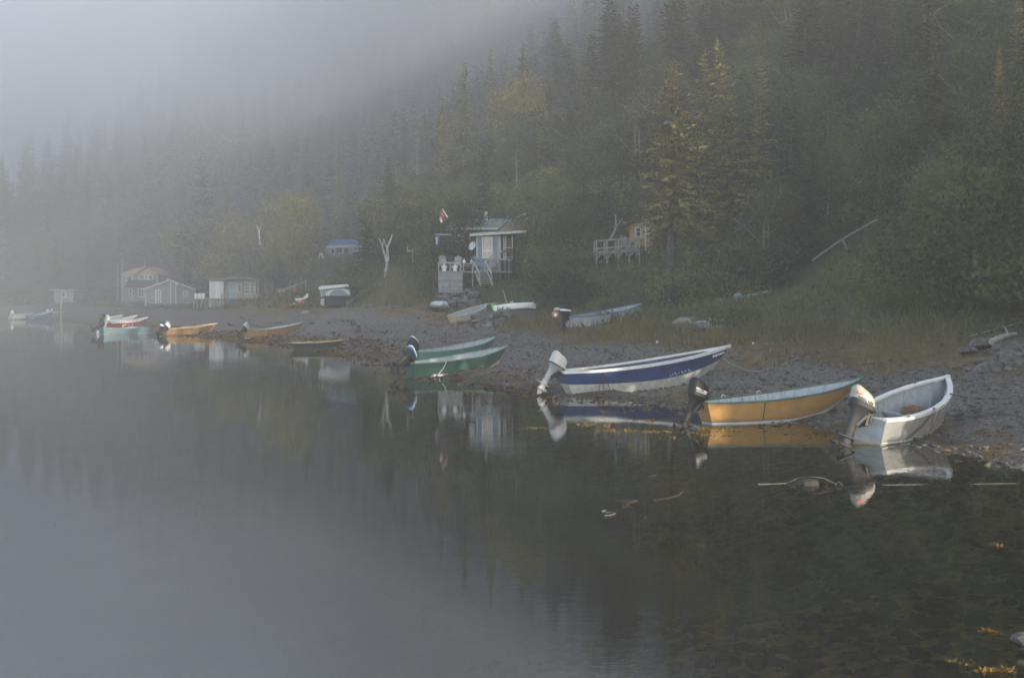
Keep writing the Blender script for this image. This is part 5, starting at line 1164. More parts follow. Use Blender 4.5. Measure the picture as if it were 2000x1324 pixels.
top_at('s1',1893,-20,92,.4,'dark spruce whose top leaves the picture near the right corner')
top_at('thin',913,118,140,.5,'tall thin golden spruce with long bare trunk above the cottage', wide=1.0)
top_at('s1',958,88,152,1.1,'faint golden spruce in the mist behind the tall thin one', leaf='needles_sunlit', wide=.6)
top_at('s0',868,195,142,2.1,'short golden spruce left of the tall thin one', leaf='needles_sunlit', wide=.6)
top_at('s1',1057,188,126,.9,'small spruce with a single golden tip above the cottage roof', leaf='needles_sunlit', wide=.6)
top_at('s0',658,270,178,.2,'golden-tipped spruce standing apart on the misty slope', leaf='needles_sunlit', wide=.55)
top_at('s1',508,303,178,1.7,'slender golden spruce directly behind the yellow-leaved tree', leaf='needles_sunlit', wide=.6)
top_at('s2',400,300,186,.7,'dark broad spruce fading into fog', wide=.8)
top_at('s1',458,292,190,2.7,'pale golden spruce right of the dark broad one in fog', leaf='needles_sunlit', wide=.7)
top_at('s2',697,372,173,2.7,'dark spruce behind the blue-roofed cabin', wide=.8)
top_at('s2',722,392,121,.3,'dark wide-spreading conifer hiding the right end of the blue-roofed cabin', wide=1.15, leaf='leaves_dark')
top_at('d0',1018,152,138,.8,'round golden-topped leafy tree up in the mist', leaf='leaves_sun_yellow', wide=.7)
top_at('d2',572,380,152,.4,'yellow-leaved birch in sunlight, the brightest crown on the left', leaf='leaves_sun_yellow', wide=.58)
top_at('d0',520,396,170,1.4,'smaller yellow-leaved birch just left of the brightest one', leaf='leaves_sun_yellow', wide=.6)
top_at('d1',452,420,173,.4,'yellow-green birch above the low cabin', leaf='leaves_sun_yellow', wide=1.1)
top_at('d0',400,436,176,.9,'dull green birch left of the yellow-green one', leaf='leaves_green', wide=1.1)
top_at('d2',1160,268,108,2.0,'large round leafy tree between the cottage and the bare-trunked spruce', wide=1.0)
top_at('d1',1085,330,105,1.0,'leafy tree crowding the right side of the cottage', wide=1.0)
top_at('d2',1050,372,104.5,.1,'broad bush-like tree touching the cottage roof', wide=.8)
top_at('d0',1200,395,107,.1,'leafy tree with a crooked grey trunk behind the stilt deck', wide=.8)
top_at('d2',1655,290,82,1.3,'wide dull-green birch crown in front of the dark spruces', wide=1.0)
top_at('d1',1765,215,84,2.3,'tall soft green birch crown right of the wide one', wide=1.0)
top_at('d0',1283,446,97.2,2.3,'small ochre-leaved branchy tree across the front of the yellow cabin', leaf='leaves_sun_yellow', wide=.38)
top_at('d2',885,392,106,.5,'dark leafy tree covering the left end of the cottage', leaf='leaves_dark', wide=.62)
top_at('d1',858,420,112,1.5,'dark leafy tree between the cottage and the forked white birch', leaf='leaves_dark', wide=.8)
top_at('d2',790,395,119,2.5,'dark spreading tree whose branches hang behind the forked white birch', leaf='leaves_dark', wide=.9)
top_at('d1',830,440,114,.7,'dark round-headed tree behind the grey wooden stand', leaf='leaves_dark', wide=.8)
top_at('s2',1262,520,90,.9,'low dense young spruce right under the stilt deck', wide=1.5)
top_at('s2',1240,500,93.5,2.9,'young spruce half in front of the stilt deck legs', wide=.85)
# bare pale trunks
def bare(label, segs, m='birch_bark'):
    t = MB(); r0 = thing('bare_birch', label, 'tree', segs[0][0][0]); o = Vector(segs[0][0][0])
    for pts, ra, rb in segs:
        n = len(pts); sp = smooth_pts([Vector(p)-o for p in pts], 4); t.tube(sp, [ra+(rb-ra)*i/(len(sp)-1) for i in range(len(sp))], 7)
    t.build('trunk', [m], r0, True, 70); return r0
Y = 116
r0 = bare('forked white birch trunk standing alone on the grass slope', [([P(753,556,Y),P(754,535,Y),P(757,510,Y),P(757,495,Y),P(757,484,Y),P(763,468,Y),P(766,458,Y)],.20,.06), ([P(755,510,Y),P(749,490,Y),P(746,478,Y),P(740,466,Y)],.11,.03), ([P(757,486,Y),P(752,476,Y),P(750,468,Y)],.07,.02), ([P(747,480,Y),P(749,470,Y),P(747,465,Y)],.05,.02)])
tw = MB(); 
bare('slim leaning white birch trunk right of the cottage', [([P(1079,520,103),P(1077,490,103),P(1073,465,103),P(1065,443,103)],.12,.04), ([P(1073,466,103),P(1073,448,103)],.05,.02)])
bare('crooked grey bare trunk behind the stilt deck', [([P(1190,470,97.5),P(1199,455,97.5),P(1203,440,97.5),P(1202,418,97.5)],.13,.07), ([P(1203,445,97.5),P(1210,435,97.5),P(1216,426,97.5)],.07,.03)], 'snag_wood')
bare('thin pale birch trunk under the wide dull-green crown', [([P(1616,420,81),P(1618,395,81),P(1620,360,81)],.07,.04)], 'birch_dim')
bare('pale forked birch stem below the yellow-leaved crowns', [([P(508,478,139.5),P(505,450,139.5),P(500,440,139.5)],.11,.04), ([P(506,455,139.5),P(511,436,139.5)],.06,.03)])
bare('thin white dead stem behind the boulders of the bushy bank', [([P(1791,595,60),P(1794,575,60),P(1793,560,60)],.05,.03), ([P(1794,575,60),P(1800,545,60)],.04,.02)], 'snag_wood')
for px,py,Y,k,s in ((1010,290,118,'n0',1.),(776,325,135,'n1',.9),(820,240,150,'n0',.9),(745,320,140,'n1',.8)):
    top_at(k, px, py, Y, px, wide=.9)

# sight lines that must stay open: photo box and the distance of what stands there
OPEN += [(850,395,1030,640,101),(690,455,770,640,117),(600,440,700,640,120),(630,462,690,505,166),(370,535,540,640,166),(225,500,390,640,192),(1160,430,1270,560,98),(1080,590,1260,650,78),(1300,580,1530,690,78),(1575,520,1600,545,84),(1610,500,1640,530,85),(1650,482,1680,505,86),(1690,460,1720,485,87),(1735,440,1765,462,88),
        (90,560,160,640,196),(0,600,2000,1000,80),(595,495,640,520,160),(860,500,1060,650,95),(770,475,830,540,112)]
def clear(x, y, z, h, r):
    Yd = max(y,1); px = PXC+x/Yd*F; pr = r/Yd*F; y1 = PYH-(z-CAMH)/Yd*F; y0 = PYH-(z+h-CAMH)/Yd*F
    for a,b,c,d,Yb in OPEN:
        if Yd < Yb+1.5 and px+pr > a and px-pr < c and y1 > b and y0 < d: return False
    return True
rr = random.Random(99); cand = []
def in_view(x, y, m=1.03): return y > 20 and abs(x) < y*.417*m+4
for _ in range(26000):
    y = 20+380*rr.random()**.8; x = rr.uniform(-.44*y-6, .43*y+2); cand.append((x,y))
CA = np.array(cand); DI = inland(CA[:,0],CA[:,1]); ZI = terr(CA[:,0],CA[:,1])
SITES = [(-1.7,106,7.5),(11.,99,4.5),(-23,170,5),(-38,170,7),(-50,183,8.5),(-61,197,8),(-17.4,122,4),(-4,100.5,4),(8.5,96.5,3.5),(-72,199,6),(18,78,3.5)]
n_s = n_d = n_b = 0; far = []
order = sorted(range(len(cand)), key=lambda i: cand[i][1])
for i in order:
    x, y = cand[i]; d = DI[i]; z = ZI[i]
    edge = float(np.interp(y,[20,45,70,86,97,110,130,160,200],[17,21,26,28,24,22,22,25,27]))
    if d < edge or any((x-a)**2+(y-b)**2 < c*c for a,b,c in SITES): continue
    sp = 1.35 if y < 130 else 1.65 if y < 200 else 2.1
    leafy = rr.random() < (.55 if d < edge+16 and y < 175 else .22)
    if not free(x, y, sp*(.8 if leafy else 1.)): continue
    if leafy and n_d < 200:
        k = 'd%d' % rr.randrange(3); s = rr.uniform(.65,1.1)
        if not clear(x,y,z,Hs[k]*s,2.0*s): continue
        TAKEN.append((x,y,sp)); place(k,(x,y,z-.2),s,rr.uniform(0,6.28),leaf='leaves_dark' if rr.random() < .3 else None); n_d += 1
    else:
        k = 's%d' % rr.randrange(4); s = rr.uniform(.55,1.05)*(.8 if d < edge+6 else 1)
        if not clear(x,y,z,Hs[k]*s,1.7*s): continue
        TAKEN.append((x,y,sp))
        if n_s < 262: place(k,(x,y,z-.2),s,rr.uniform(0,6.28),sxy=s*rr.uniform(.9,1.4)); n_s += 1
        else: far.append((x,y,z-.2,s*13,rr.uniform(0,6.28)))
# bushes
TK = TAKEN; TAKEN = list(TK)
BA = np.array([(rr.uniform(-60,40), rr.uniform(24,180)) for _ in range(9000)]); DB = inland(BA[:,0],BA[:,1]); ZB = terr(BA[:,0],BA[:,1])
for (x,y),d,z in sorted(zip(map(tuple,BA),DB,ZB), key=lambda t: t[0][1]):
    e0 = float(np.interp(y,[20,40,60,75,90,97,130,170],[13,15,18,19,18,18,18,19])); e1 = e0+float(np.interp(y,[40,90,110,180],[24,18,12,9]))
    if not (e0 < d < e1) or not in_view(x,y) or n_b > 285: continue
    if any((x-a)**2+(y-b)**2 < (c*.75)**2 for a,b,c in SITES) or not free(x,y,-.55): continue
    k = 'b%d' % rr.randrange(3); s = rr.uniform(.75,1.6)
    if not clear(x,y,z,Hs[k]*s,1.5*s): continue
    TAKEN.append((x,y,1.0*s)); place(k,(x,y,z-.15),s,rr.uniform(0,6.28),leaf=rr.choice([None,None,None,'leaves_dark','leaves_green'])); n_b += 1
for px,pt_,Y_,w_,lf,lab in ((1445,605,66,1.15,'leaves_green','rounded bush alone in the dry grass right of the driftwood'),(1196,612,73.5,.3,'leaves_dark','thin dark weed standing in front of the pale blue-grey boat')):
    top_at('b2' if w_ > 1 else 'b1', px, pt_, Y_, 1.0, lab, None, lf, w_)
for px,pt_,Y_,w_ in ((1590,545,70,1.2),(1640,560,66,1.3),(1690,548,70,1.3),(1700,590,62,1.2),(1750,560,66,1.2),(1620,600,62,1.2),(1560,575,68,1.1),(1660,612,60,1.1),(1830,540,62,1.3),(1900,560,56,1.3),(1970,540,54,1.3),(1850,590,56,1.2),(1950,590,50,1.1),(1380,525,86,1.3),(1420,505,88,1.2),(1480,520,86,1.3),(1530,540,82,1.2),(1350,560,82,1.1),(1120,545,96,1.1),(1065,575,95,1.0),(1150,560,92,1.1),(1100,598,88,.8),(1040,560,98,1.0),(1180,580,86,.9)):
    top_at('b%d'%rr.randrange(3), px, pt_, Y_, px, None, None, rr.choice([None,'leaves_green',None]), w_)

# the rest of the wood: one mass of small spruces farther up, and the wood outside the picture on the right that shades the beach
side = [(P0) for P0 in []]
for _ in range(2300):
    t = rr.uniform(-25, 105); n = rr.uniform(-.7, 62)
    x = 10.6+SUN_AZ.x*t - SUN_AZ.y*n*1.0; y = 31.0+SUN_AZ.y*t + SUN_AZ.x*n
    if in_view(x, y, 1.12) or y < -60: continue
    d = float(inland(np.array([x]),np.array([y]))[0])
    if d < 9 or not free(x,y,1.0): continue
    TAKEN.append((x,y,1.5)); far.append((x,y,tz(x,y)-.2,rr.uniform(9,12.5) if n < 14 else rr.uniform(13.5,19),rr.uniform(0,6.28)))
Vs = []
lows = [spruce(200+i,13,2.6,.05,.62,1.75,.3) for i in range(3)]
for i,(x,y,z,h,a) in enumerate(far):
    v = lows[i%3]; s = h/13; c, s_ = math.cos(a), math.sin(a)
    Vs.append(np.stack([(v[:,0]*c-v[:,1]*s_)*s+x, (v[:,0]*s_+v[:,1]*c)*s+y, v[:,2]*s+z],1).astype(np.float32))
Vs = np.concatenate(Vs); o = np_obj('distant_forest', np_mesh('distant_forest', Vs, quads(len(Vs)), 'needles')); tag(o, 'mass of dark spruces merging into the fog higher up the hill, with unseen ones shading the beach', 'forest', kind='stuff')
print('trees/bushes', n_s, n_d, n_b, len(far), len(Vs)//4, [len(v)//4 for v in lows])

# ground cover
def scatter(n, cond, xr, yr, seed):
    rng = np.random.default_rng(seed); x = rng.uniform(*xr,n); y = rng.uniform(*yr,n)
    d = inland(x,y); k = cond(x,y,d,rng); x, y = x[k], y[k]
    return x, y, terr(x,y), rng
def edge_of(y): return np.interp(y,[20,45,60,75,84,92,110,140,200],[6.2,7.4,8.6,9.6,10,13.5,12.5,14.5,15])
BARE = [(9.6,62.5,1.9),(8.9,64,1.5),(10.6,63.5,1.6),(17.8,40.5,2.6),(17,43,1.2),(3.2,69.5,1.0),(-1.6,83,1.6),(-2.6,92,1.6),(1.2,90.5,1.6),(15.4,55,1.0),(17.2,74.5,1.6),(4.7,71,1.5),(-17.2,116,2.4),(14.2,50,.6)]
def grass(name, label, m, n, cond, xr, yr, h, seed, w=.02, spread=.5):
    x,y,z,rng = scatter(n,cond,xr,yr,seed)
    keep = np.ones(len(x), bool)
    for a_,b_,r_ in BARE: keep &= ((x-a_)**2+((y-b_)*.45)**2 > r_*r_*(.6+.8*vnoise(x*2,y*2,77)))
    x,y,z = x[keep],y[keep],z[keep]; b = np.stack([x,y,z-.03],1); dv = np.stack([rng.normal(0,spread,len(x)),rng.normal(0,spread,len(x)),np.ones(len(x))],1)
    hh = rng.uniform(h[0],h[1],len(x))*(.6+.8*vnoise(x*.7,y*.7,seed)); V = blades(b,dv,hh,np.full(len(x),1.)*w*np.clip(y/60,.6,2.2),rng,3.)
    o = np_obj(name, np_mesh(name, V, quads(len(V)), m)); return tag(o, label, 'grass', kind='stuff')
grass('dry_grass','tan dry grass along the top of the beach','grass_tan',150000, lambda x,y,d,r: (d > edge_of(y)-.6+1.6*(vnoise(x*.5,y*.5,4)-.5)*2) & (d < edge_of(y)+6.5) & (np.abs(x) < y*.45+2) & (r.random(len(x)) < np.where(y > 86,.05,.62)) & (vnoise(x*.35,y*.35,9) > .22), (-30,34),(22,130),(.28,.85),1,.028)
grass('green_grass','green grass and weeds on the slope behind the beach','grass_green',170000, lambda x,y,d,r: (d > edge_of(y)+np.where(y > 86,-.5,1.0)) & (d < 34) & (np.abs(x) < y*.45+2) & (r.random(len(x)) < np.where(y > 86, .9, np.clip((d-edge_of(y))/5.5,.15,1))), (-85,40),(24,200),(.28,.85),2,.036)
def herbs():
    x,y,z,rng = scatter(110000, lambda x,y,d,r: (d > edge_of(y)+4) & (d < 60) & (np.abs(x) < y*.45+3) & (vnoise(x*.3,y*.3,31) > .38), (-85,44),(24,210),3)
    b = np.stack([x,y,z+rng.uniform(0,.5,len(x))],1); dv = rng.normal(0,1,b.shape); ln = rng.uniform(.12,.34,len(x))*np.clip(y/80,.7,1.6)
    V = blades(b,dv,ln,ln*.4,rng,3.); o = np_obj('undergrowth', np_mesh('undergrowth',V,quads(len(V)),'herbs')); tag(o,'low leafy undergrowth on the wooded slope','undergrowth',kind='stuff')
herbs()
def flowers(name, label, m, px0, px1, line, Y0, Y1, n, h, sz, seed):
    rng = np.random.default_rng(seed); px = rng.uniform(px0,px1,n); Y = rng.uniform(Y0,Y1,n); x = (px-PXC)/F*Y; z = terr(x,Y)+rng.uniform(h*.4,h,n)
    py = PYH-(z-CAMH)/Y*F; k = np.abs(py-np.interp(px,line[0],line[1])) < line[2]; b = np.stack([x,Y,z],1)[k]
    if len(b) == 0: print('no', name); return
    dv = rng.normal(0,1,b.shape); V = blades(b,dv,np.full(len(b),sz),np.full(len(b),sz*.4),rng,3.); o = np_obj(name, np_mesh(name,V,quads(len(V)),m)); tag(o,label,'flowers',kind='stuff'); print(name,len(b))
flowers('daisies','white wild flowers in a band on the grass slope right of the camper','petal_white',676,735,((676,735),(585,548),12),108,130,2600,.5,.08,1)
flowers('heap_daisies','small white daisies among the stones of the rock heap','petal_white',1368,1430,((1368,1430),(650,645),12),60,66,1200,.55,.07,2)
flowers('fireweed','purple fireweed patch above the railing','petal_purple',520,585,((520,550,585),(528,520,518),9),135,172,4000,1.0,.17,3)

# beach stones, wrack, kelp
def stones(name, label, m, n, cond, xr, yr, smin_, smax_, seed, kind='stuff', lift=0.):
    x,y,z,rng = scatter(n,cond,xr,yr,seed); N = len(x); s = smin_+(smax_-smin_)*rng.random(N)**3.0
    cube = np.array([(-1,-1,-1),(1,-1,-1),(1,1,-1),(-1,1,-1),(-.7,-.7,1),(.7,-.7,1),(.7,.7,1),(-.7,.7,1)],float)
    V = cube[None]*(1+rng.uniform(-.32,.32,(N,8,3)))*np.stack([s,s*rng.uniform(.5,.9,N),s*rng.uniform(.18,.45,N)],1)[:,None]
    a = rng.uniform(0,6.28,N); c, sn = np.cos(a)[:,None], np.sin(a)[:,None]; V = np.stack([V[...,0]*c-V[...,1]*sn, V[...,0]*sn+V[...,1]*c, V[...,2]],2)
    tl = rng.normal(0,.25,(N,1)); V[...,2] += V[...,0]*tl; V += np.stack([x,y,z+s*.08+lift],1)[:,None]
    fc = np.array([(3,2,1,0),(4,5,6,7),(0,1,5,4),(1,2,6,5),(2,3,7,6),(3,0,4,7)]); Fc = (np.arange(N)[:,None,None]*8+fc[None]).reshape(-1,4)
    me = np_mesh(name, V.reshape(-1,3), Fc, m); o = np_obj(name, me); return tag(o,label,'stones',kind=kind)
stones('beach_shingle','dark slate shingle of the beach','rock_slate',60000,lambda x,y,d,r: (d > -.8) & (d < edge_of(y)+1.5) & (np.abs(x) < y*.45+3) & (r.random(len(x)) < np.clip(45/y,.2,1)),(-20,24),(22,95),.028,.12,5)
stones('seabed_stones','stones lying on the bottom under clear shallow water','bed_stone',7000,lambda x,y,d,r: (d < 0) & (d > -8) & (y < 26) & (x > -1),(-1,13),(9,27),.03,.17,6)
def wrack():
    x,y,z,rng = scatter(120000, lambda x,y,d,r: (d > -1.6) & (d < 3.2) & (np.abs(x) < y*.45) & (vnoise(x*.45,y*.8,41)*.7+vnoise(x*1.9,y*1.9,42)*.3 > .50-.10*np.clip((y-30)/50,0,1)) , (-55,14),(26,130),7)
    b = np.stack([x,y,np.maximum(z,-.02)+.01+rng.uniform(0,.03,len(x))],1); dv = np.stack([rng.normal(0,1,len(x)),rng.normal(0,1,len(x)),rng.uniform(-.1,.3,len(x))],1); ln = rng.uniform(.08,.28,len(x))*np.clip(y/50,.7,1.6)
    V = blades(b,dv,ln,ln*.25,rng,.8); o = np_obj('seaweed_wrack', np_mesh('seaweed_wrack',V,quads(len(V)),'wrack')); tag(o,'brown and ochre seaweed left along the waterline','seaweed',kind='stuff')
wrack()
def wrack_lines():
    x,y,z,rng = scatter(160000, lambda x,y,d,r: (np.abs(x) < y*.45) & ((np.abs(d-4.6-1.2*(vnoise(x*.3,y*.3,51)-.5)*2) < .22) | (np.abs(d-7.-1.4*(vnoise(x*.25,y*.25,52)-.5)*2) < .15)) & (vnoise(x*.8,y*.8,53) > .42), (-40,24), (22,120), 17)
    b = np.stack([x,y,z+.01+rng.uniform(0,.04,len(x))],1); dv = np.stack([rng.normal(0,1,len(x)),rng.normal(0,1,len(x)),rng.uniform(-.1,.4,len(x))],1); ln = rng.uniform(.06,.24,len(x))*np.clip(y/50,.7,1.6)
    V = blades(b,dv,ln,ln*.22,rng,.9); o = np_obj('dried_seaweed', np_mesh('dried_seaweed',V,quads(len(V)),'wrack')); tag(o,'lines of dried brown seaweed higher up the beach','seaweed',kind='stuff')
wrack_lines()
def kelp():
    rng = np.random.default_rng(8); B_=[]; D_=[]; L_=[]
    for px,py,w_,n in ((1040,836,22,80),(1142,830,24,150),(1185,832,14,110),(1186,842,22,170),(1228,842,24,190),(1272,843,22,60),(1300,844,22,70),(1178,803,18,80),(1222,803,14,40),(1196,807,30,60),(1240,820,12,30),(1268,821,14,40),(1298,820,12,40),
                       (1262,799,18,30),(1325,828,9,60),(1395,836,38,170),(1425,841,18,100),(1370,838,16,50),(1420,851,14,80),(1385,850,24,60),(1075,760,24,40),(900,765,40,90),(925,768,30,80),(760,735,22,60),(960,788,30,40),(1345,845,14,40),
                       (1310,855,20,30),(1500,842,12,20),(1572,848,10,20),(1940,1063,7,60),(1950,1066,6,40),(1932,1232,11,130),(1955,1240,14,60),(1955,1310,34,330),(1925,1308,20,120),(1895,1297,20,40),(1870,1290,26,40)):
        x0 = rng.normal(0,.42,n)*w_; y0 = rng.normal(0,.30,n)*w_*.16
        for a,b in zip(x0,y0):
            g = G(px+a,py+b); B_.append((g.x,g.y,-.01)); D_.append((rng.normal(0,1.2),rng.normal(0,.9),rng.uniform(.0,.55))); L_.append(rng.uniform(.04,.11)*(1 if g.y > 20 else .7))
    L_ = np.array(L_); V = blades(np.array(B_),np.array(D_),L_,L_*.16,rng,1.5); o = np_obj('floating_seaweed', np_mesh('floating_seaweed',V,quads(len(V)),'kelp_gold')); tag(o,'golden bladder wrack breaking the still water surface','seaweed',kind='stuff')
kelp()
w = G(1997,1252); rock('s', 2, (w.x+.05,w.y,0.0), .42, .4, 'dark wet stone breaking the surface at the lower right edge')
# ------------------------------------------------------------------ ground, water, air, light, camera
def axis(segs):
    out = []
    for a,b,s in segs: out += list(np.arange(a,b,s))
    return np.array(out+[segs[-1][1]])
xs = axis([(-760,-200,40),(-200,-80,5),(-80,-30,1.6),(-30,28,.33),(28,60,1.5),(60,140,5),(140,420,35)])
ys = axis([(-220,-30,16),(-30,6,3),(6,62,.33),(62,110,.6),(110,220,1.8),(220,400,7),(400,620,28)])
XX, YY = np.meshgrid(xs, ys); sh = XX.shape; Xf, Yf = XX.ravel(), YY.ravel()
ZZ = terr(Xf, Yf); DD = inland(Xf, Yf)
nx, ny = len(xs), len(ys); idx = np.arange(nx*ny).reshape(ny,nx)
Fq = np.stack([idx[:-1,:-1],idx[:-1,1:],idx[1:,1:],idx[1:,:-1]],-1).reshape(-1,4)
def ground_mat():
    m = bpy.data.materials.new('ground'); m.use_nodes = True; nt = m.node_tree; N = nt.nodes; L = nt.links; b = N['Principled BSDF']
    geo = N.new('ShaderNodeNewGeometry'); at = N.new('ShaderNodeAttribute'); at.attribute_name = 'inland'; ag = N.new('ShaderNodeAttribute'); ag.attribute_name = 'turf'
    def noise(s, det=5, vec=None): n = N.new('ShaderNodeTexNoise'); n.inputs['Scale'].default_value = s; n.inputs['Detail'].default_value = det; L.new(geo.outputs['Position'], n.inputs['Vector']); return n.outputs['Fac']
    def ramp(v, stops):
        r = N.new('ShaderNodeValToRGB'); L.new(v, r.inputs[0]); e = r.color_ramp.elements
        while len(e) < len(stops): e.new(.5)
        for q,(p,c) in zip(e, stops): q.position = p; q.color = (*c,1)
        return r.outputs[0]
    def mixc(f, a, c):
        x = N.new('ShaderNodeMix'); x.data_type = 'RGBA'; L.new(f, x.inputs['Factor']); L.new(a, x.inputs[6]); L.new(c, x.inputs[7]); return x.outputs[2]
    def math_(op, a, c):
        x = N.new('ShaderNodeMath'); x.operation = op; x.use_clamp = False
        for i,v in enumerate((a,c)):
            if isinstance(v,(int,float)): x.inputs[i].default_value = v
            else: L.new(v, x.inputs[i])
        return x.outputs[0]
    def rng_(v, a, c):
        x = N.new('ShaderNodeMapRange'); x.inputs['From Min'].default_value = a; x.inputs['From Max'].default_value = c; L.new(v, x.inputs['Value']); return x.outputs[0]
    vor = N.new('ShaderNodeTexVoronoi'); vor.inputs['Scale'].default_value = 11; L.new(geo.outputs['Position'], vor.inputs['Vector'])
    sh_ = ramp(noise(9,8), [(.3,(.045,.041,.037)),(.5,(.108,.099,.09)),(.72,(.20,.185,.165))])
    sh2 = N.new('ShaderNodeMix'); sh2.data_type = 'RGBA'; sh2.blend_type = 'MULTIPLY'; sh2.inputs['Factor'].default_value = .6; L.new(sh_, sh2.inputs[6]); L.new(ramp(vor.outputs['Color'],[(0,(.45,.45,.46)),(1,(1.25,1.22,1.2))]), sh2.inputs[7])
    wr = ramp(noise(3,7), [(.3,(.050,.032,.014)),(.55,(.105,.062,.020)),(.75,(.16,.10,.03))])
    wf = math_('MULTIPLY', rng_(noise(.8,6), .44, .58), rng_(at.outputs['Fac'], 3.8, 1.2))
    c = mixc(wf, sh2.outputs[2], wr)
    dry = ramp(noise(2,7), [(.3,(.060,.042,.022)),(.55,(.12,.085,.040)),(.75,(.17,.125,.06))])
    c = mixc(rng_(math_('ADD', ag.outputs['Fac'], math_('MULTIPLY', math_('SUBTRACT', noise(1.1,6), .5), 3.0)), -.5, .9), c, dry)
    flo = ramp(noise(1.3,7), [(.3,(.028,.030,.014)),(.55,(.050,.056,.022)),(.75,(.075,.070,.034))])
    c = mixc(rng_(ag.outputs['Fac'], 2.5, 7), c, flo)
    bed = ramp(noise(5,8), [(.28,(.16,.125,.052)),(.5,(.34,.265,.115)),(.72,(.54,.42,.19))])
    bed2 = N.new('ShaderNodeMix'); bed2.data_type = 'RGBA'; bed2.blend_type = 'MULTIPLY'; bed2.inputs['Factor'].default_value = .25; L.new(bed, bed2.inputs[6]); L.new(ramp(vor.outputs['Color'],[(0,(.4,.4,.36)),(1,(1.3,1.25,1.1))]), bed2.inputs[7])
    mud = ramp(noise(.5,6), [(.3,(.075,.085,.075)),(.7,(.11,.118,.095))])
    c = mixc(rng_(at.outputs['Fac'], .05, -.6), c, bed2.outputs[2]); c = mixc(rng_(math_('ADD', at.outputs['Fac'], math_('MULTIPLY', noise(.35,3), 3.)), -2.0, -7.0), c, mud)
    hs = N.new('ShaderNodeHueSaturation'); L.new(c, hs.inputs['Color'])
    wv = N.new('ShaderNodeMapRange'); wv.inputs['From Min'].default_value = .0; wv.inputs['From Max'].default_value = 1.1; wv.inputs['To Min'].default_value = .55; L.new(math_('ADD', at.outputs['Fac'], math_('MULTIPLY', noise(.9,5), -.9)), wv.inputs['Value'])
    sub_ = N.new('ShaderNodeMath'); sub_.operation = 'LESS_THAN'; L.new(at.outputs['Fac'], sub_.inputs[0]); sub_.inputs[1].default_value = -.3
    mx_ = N.new('ShaderNodeMath'); mx_.operation = 'MAXIMUM'; L.new(wv.outputs[0], mx_.inputs[0]); L.new(sub_.outputs[0], mx_.inputs[1]); L.new(mx_.outputs[0], hs.inputs['Value']); c = hs.outputs[0]
    L.new(c, b.inputs['Base Color']); b.inputs['Roughness'].default_value = .85; b.inputs['Specular IOR Level'].default_value = .25
    bp = N.new('ShaderNodeBump'); bp.inputs['Strength'].default_value = .9; bp.inputs['Distance'].default_value = .035
    L.new(math_('ADD', vor.outputs['Distance'], noise(14,6)), bp.inputs['Height']); L.new(bp.outputs[0], b.inputs['Normal'])
    return m
me = np_mesh('ground', np.stack([Xf,Yf,ZZ],1), Fq, ground_mat())
for nm, val in (('inland', DD), ('turf', DD-edge_of(Yf)+np.where(Yf > 86, 3.2, 0))):
    at = me.attributes.new(nm,'FLOAT','POINT'); at.data.foreach_set('value', val.astype(np.float32))
me.polygons.foreach_set('use_smooth',[True]*len(me.polygons))
tag(np_obj('ground', me), 'shingle beach rising into the wooded hillside', 'ground', kind='structure')

def water_mat():
    m = bpy.data.materials.new('water'); m.use_nodes = True; nt = m.node_tree; N = nt.nodes; L = nt.links; N.remove(N['Principled BSDF']); out = N['Material Output']
    geo = N.new('ShaderNodeNewGeometry'); mp = N.new('ShaderNodeMapping'); L.new(geo.outputs['Position'], mp.inputs['Vector'])
    mp.inputs['Rotation'].default_value = (0,0,.12); mp.inputs['Scale'].default_value = (.35,1.0,1)
    n1 = N.new('ShaderNodeTexNoise'); n1.inputs['Scale'].default_value = 7; n1.inputs['Detail'].default_value = 3; L.new(mp.outputs[0], n1.inputs['Vector'])
    n2 = N.new('ShaderNodeTexNoise'); n2.inputs['Scale'].default_value = .22; n2.inputs['Detail'].default_value = 2; L.new(geo.outputs['Position'], n2.inputs['Vector'])
    mr = N.new('ShaderNodeMapRange'); mr.inputs['From Min'].default_value = .42; mr.inputs['From Max'].default_value = .64; mr.inputs['To Min'].default_value = .25; mr.inputs['To Max'].default_value = 1.; L.new(n2.outputs['Fac'], mr.inputs['Value'])
    mu = N.new('ShaderNodeMath'); mu.operation = 'MULTIPLY'; L.new(n1.outputs['Fac'], mu.inputs[0]); L.new(mr.outputs[0], mu.inputs[1])
    bp = N.new('ShaderNodeBump'); bp.inputs['Strength'].default_value = WRIP; bp.inputs['Distance'].default_value = .02; L.new(mu.outputs[0], bp.inputs['Height'])
    fr = N.new('ShaderNodeFresnel'); fr.inputs['IOR'].default_value = 2.4; L.new(bp.outputs[0], fr.inputs['Normal'])
    gl = N.new('ShaderNodeBsdfGlossy'); gl.inputs['Roughness'].default_value = .015; gl.inputs['Color'].default_value = (.96,.97,.98,1); L.new(bp.outputs[0], gl.inputs['Normal'])
    tr = N.new('ShaderNodeBsdfTransparent'); tr.inputs['Color'].default_value = (.80,.75,.53,1)
    mx = N.new('ShaderNodeMixShader'); L.new(fr.outputs[0], mx.inputs[0]); L.new(tr.outputs[0], mx.inputs[1]); L.new(gl.outputs[0], mx.inputs[2]); L.new(mx.outputs[0], out.inputs['Surface'])
    return m
WRIP = .08
b = MB(); b.add([(-760,-220,0),(60,-220,0),(60,620,0),(-760,620,0)],[(0,1,2,3)]); o = b.build('water', [water_mat()]); tag(o, 'still dark harbour water', 'water', kind='structure')

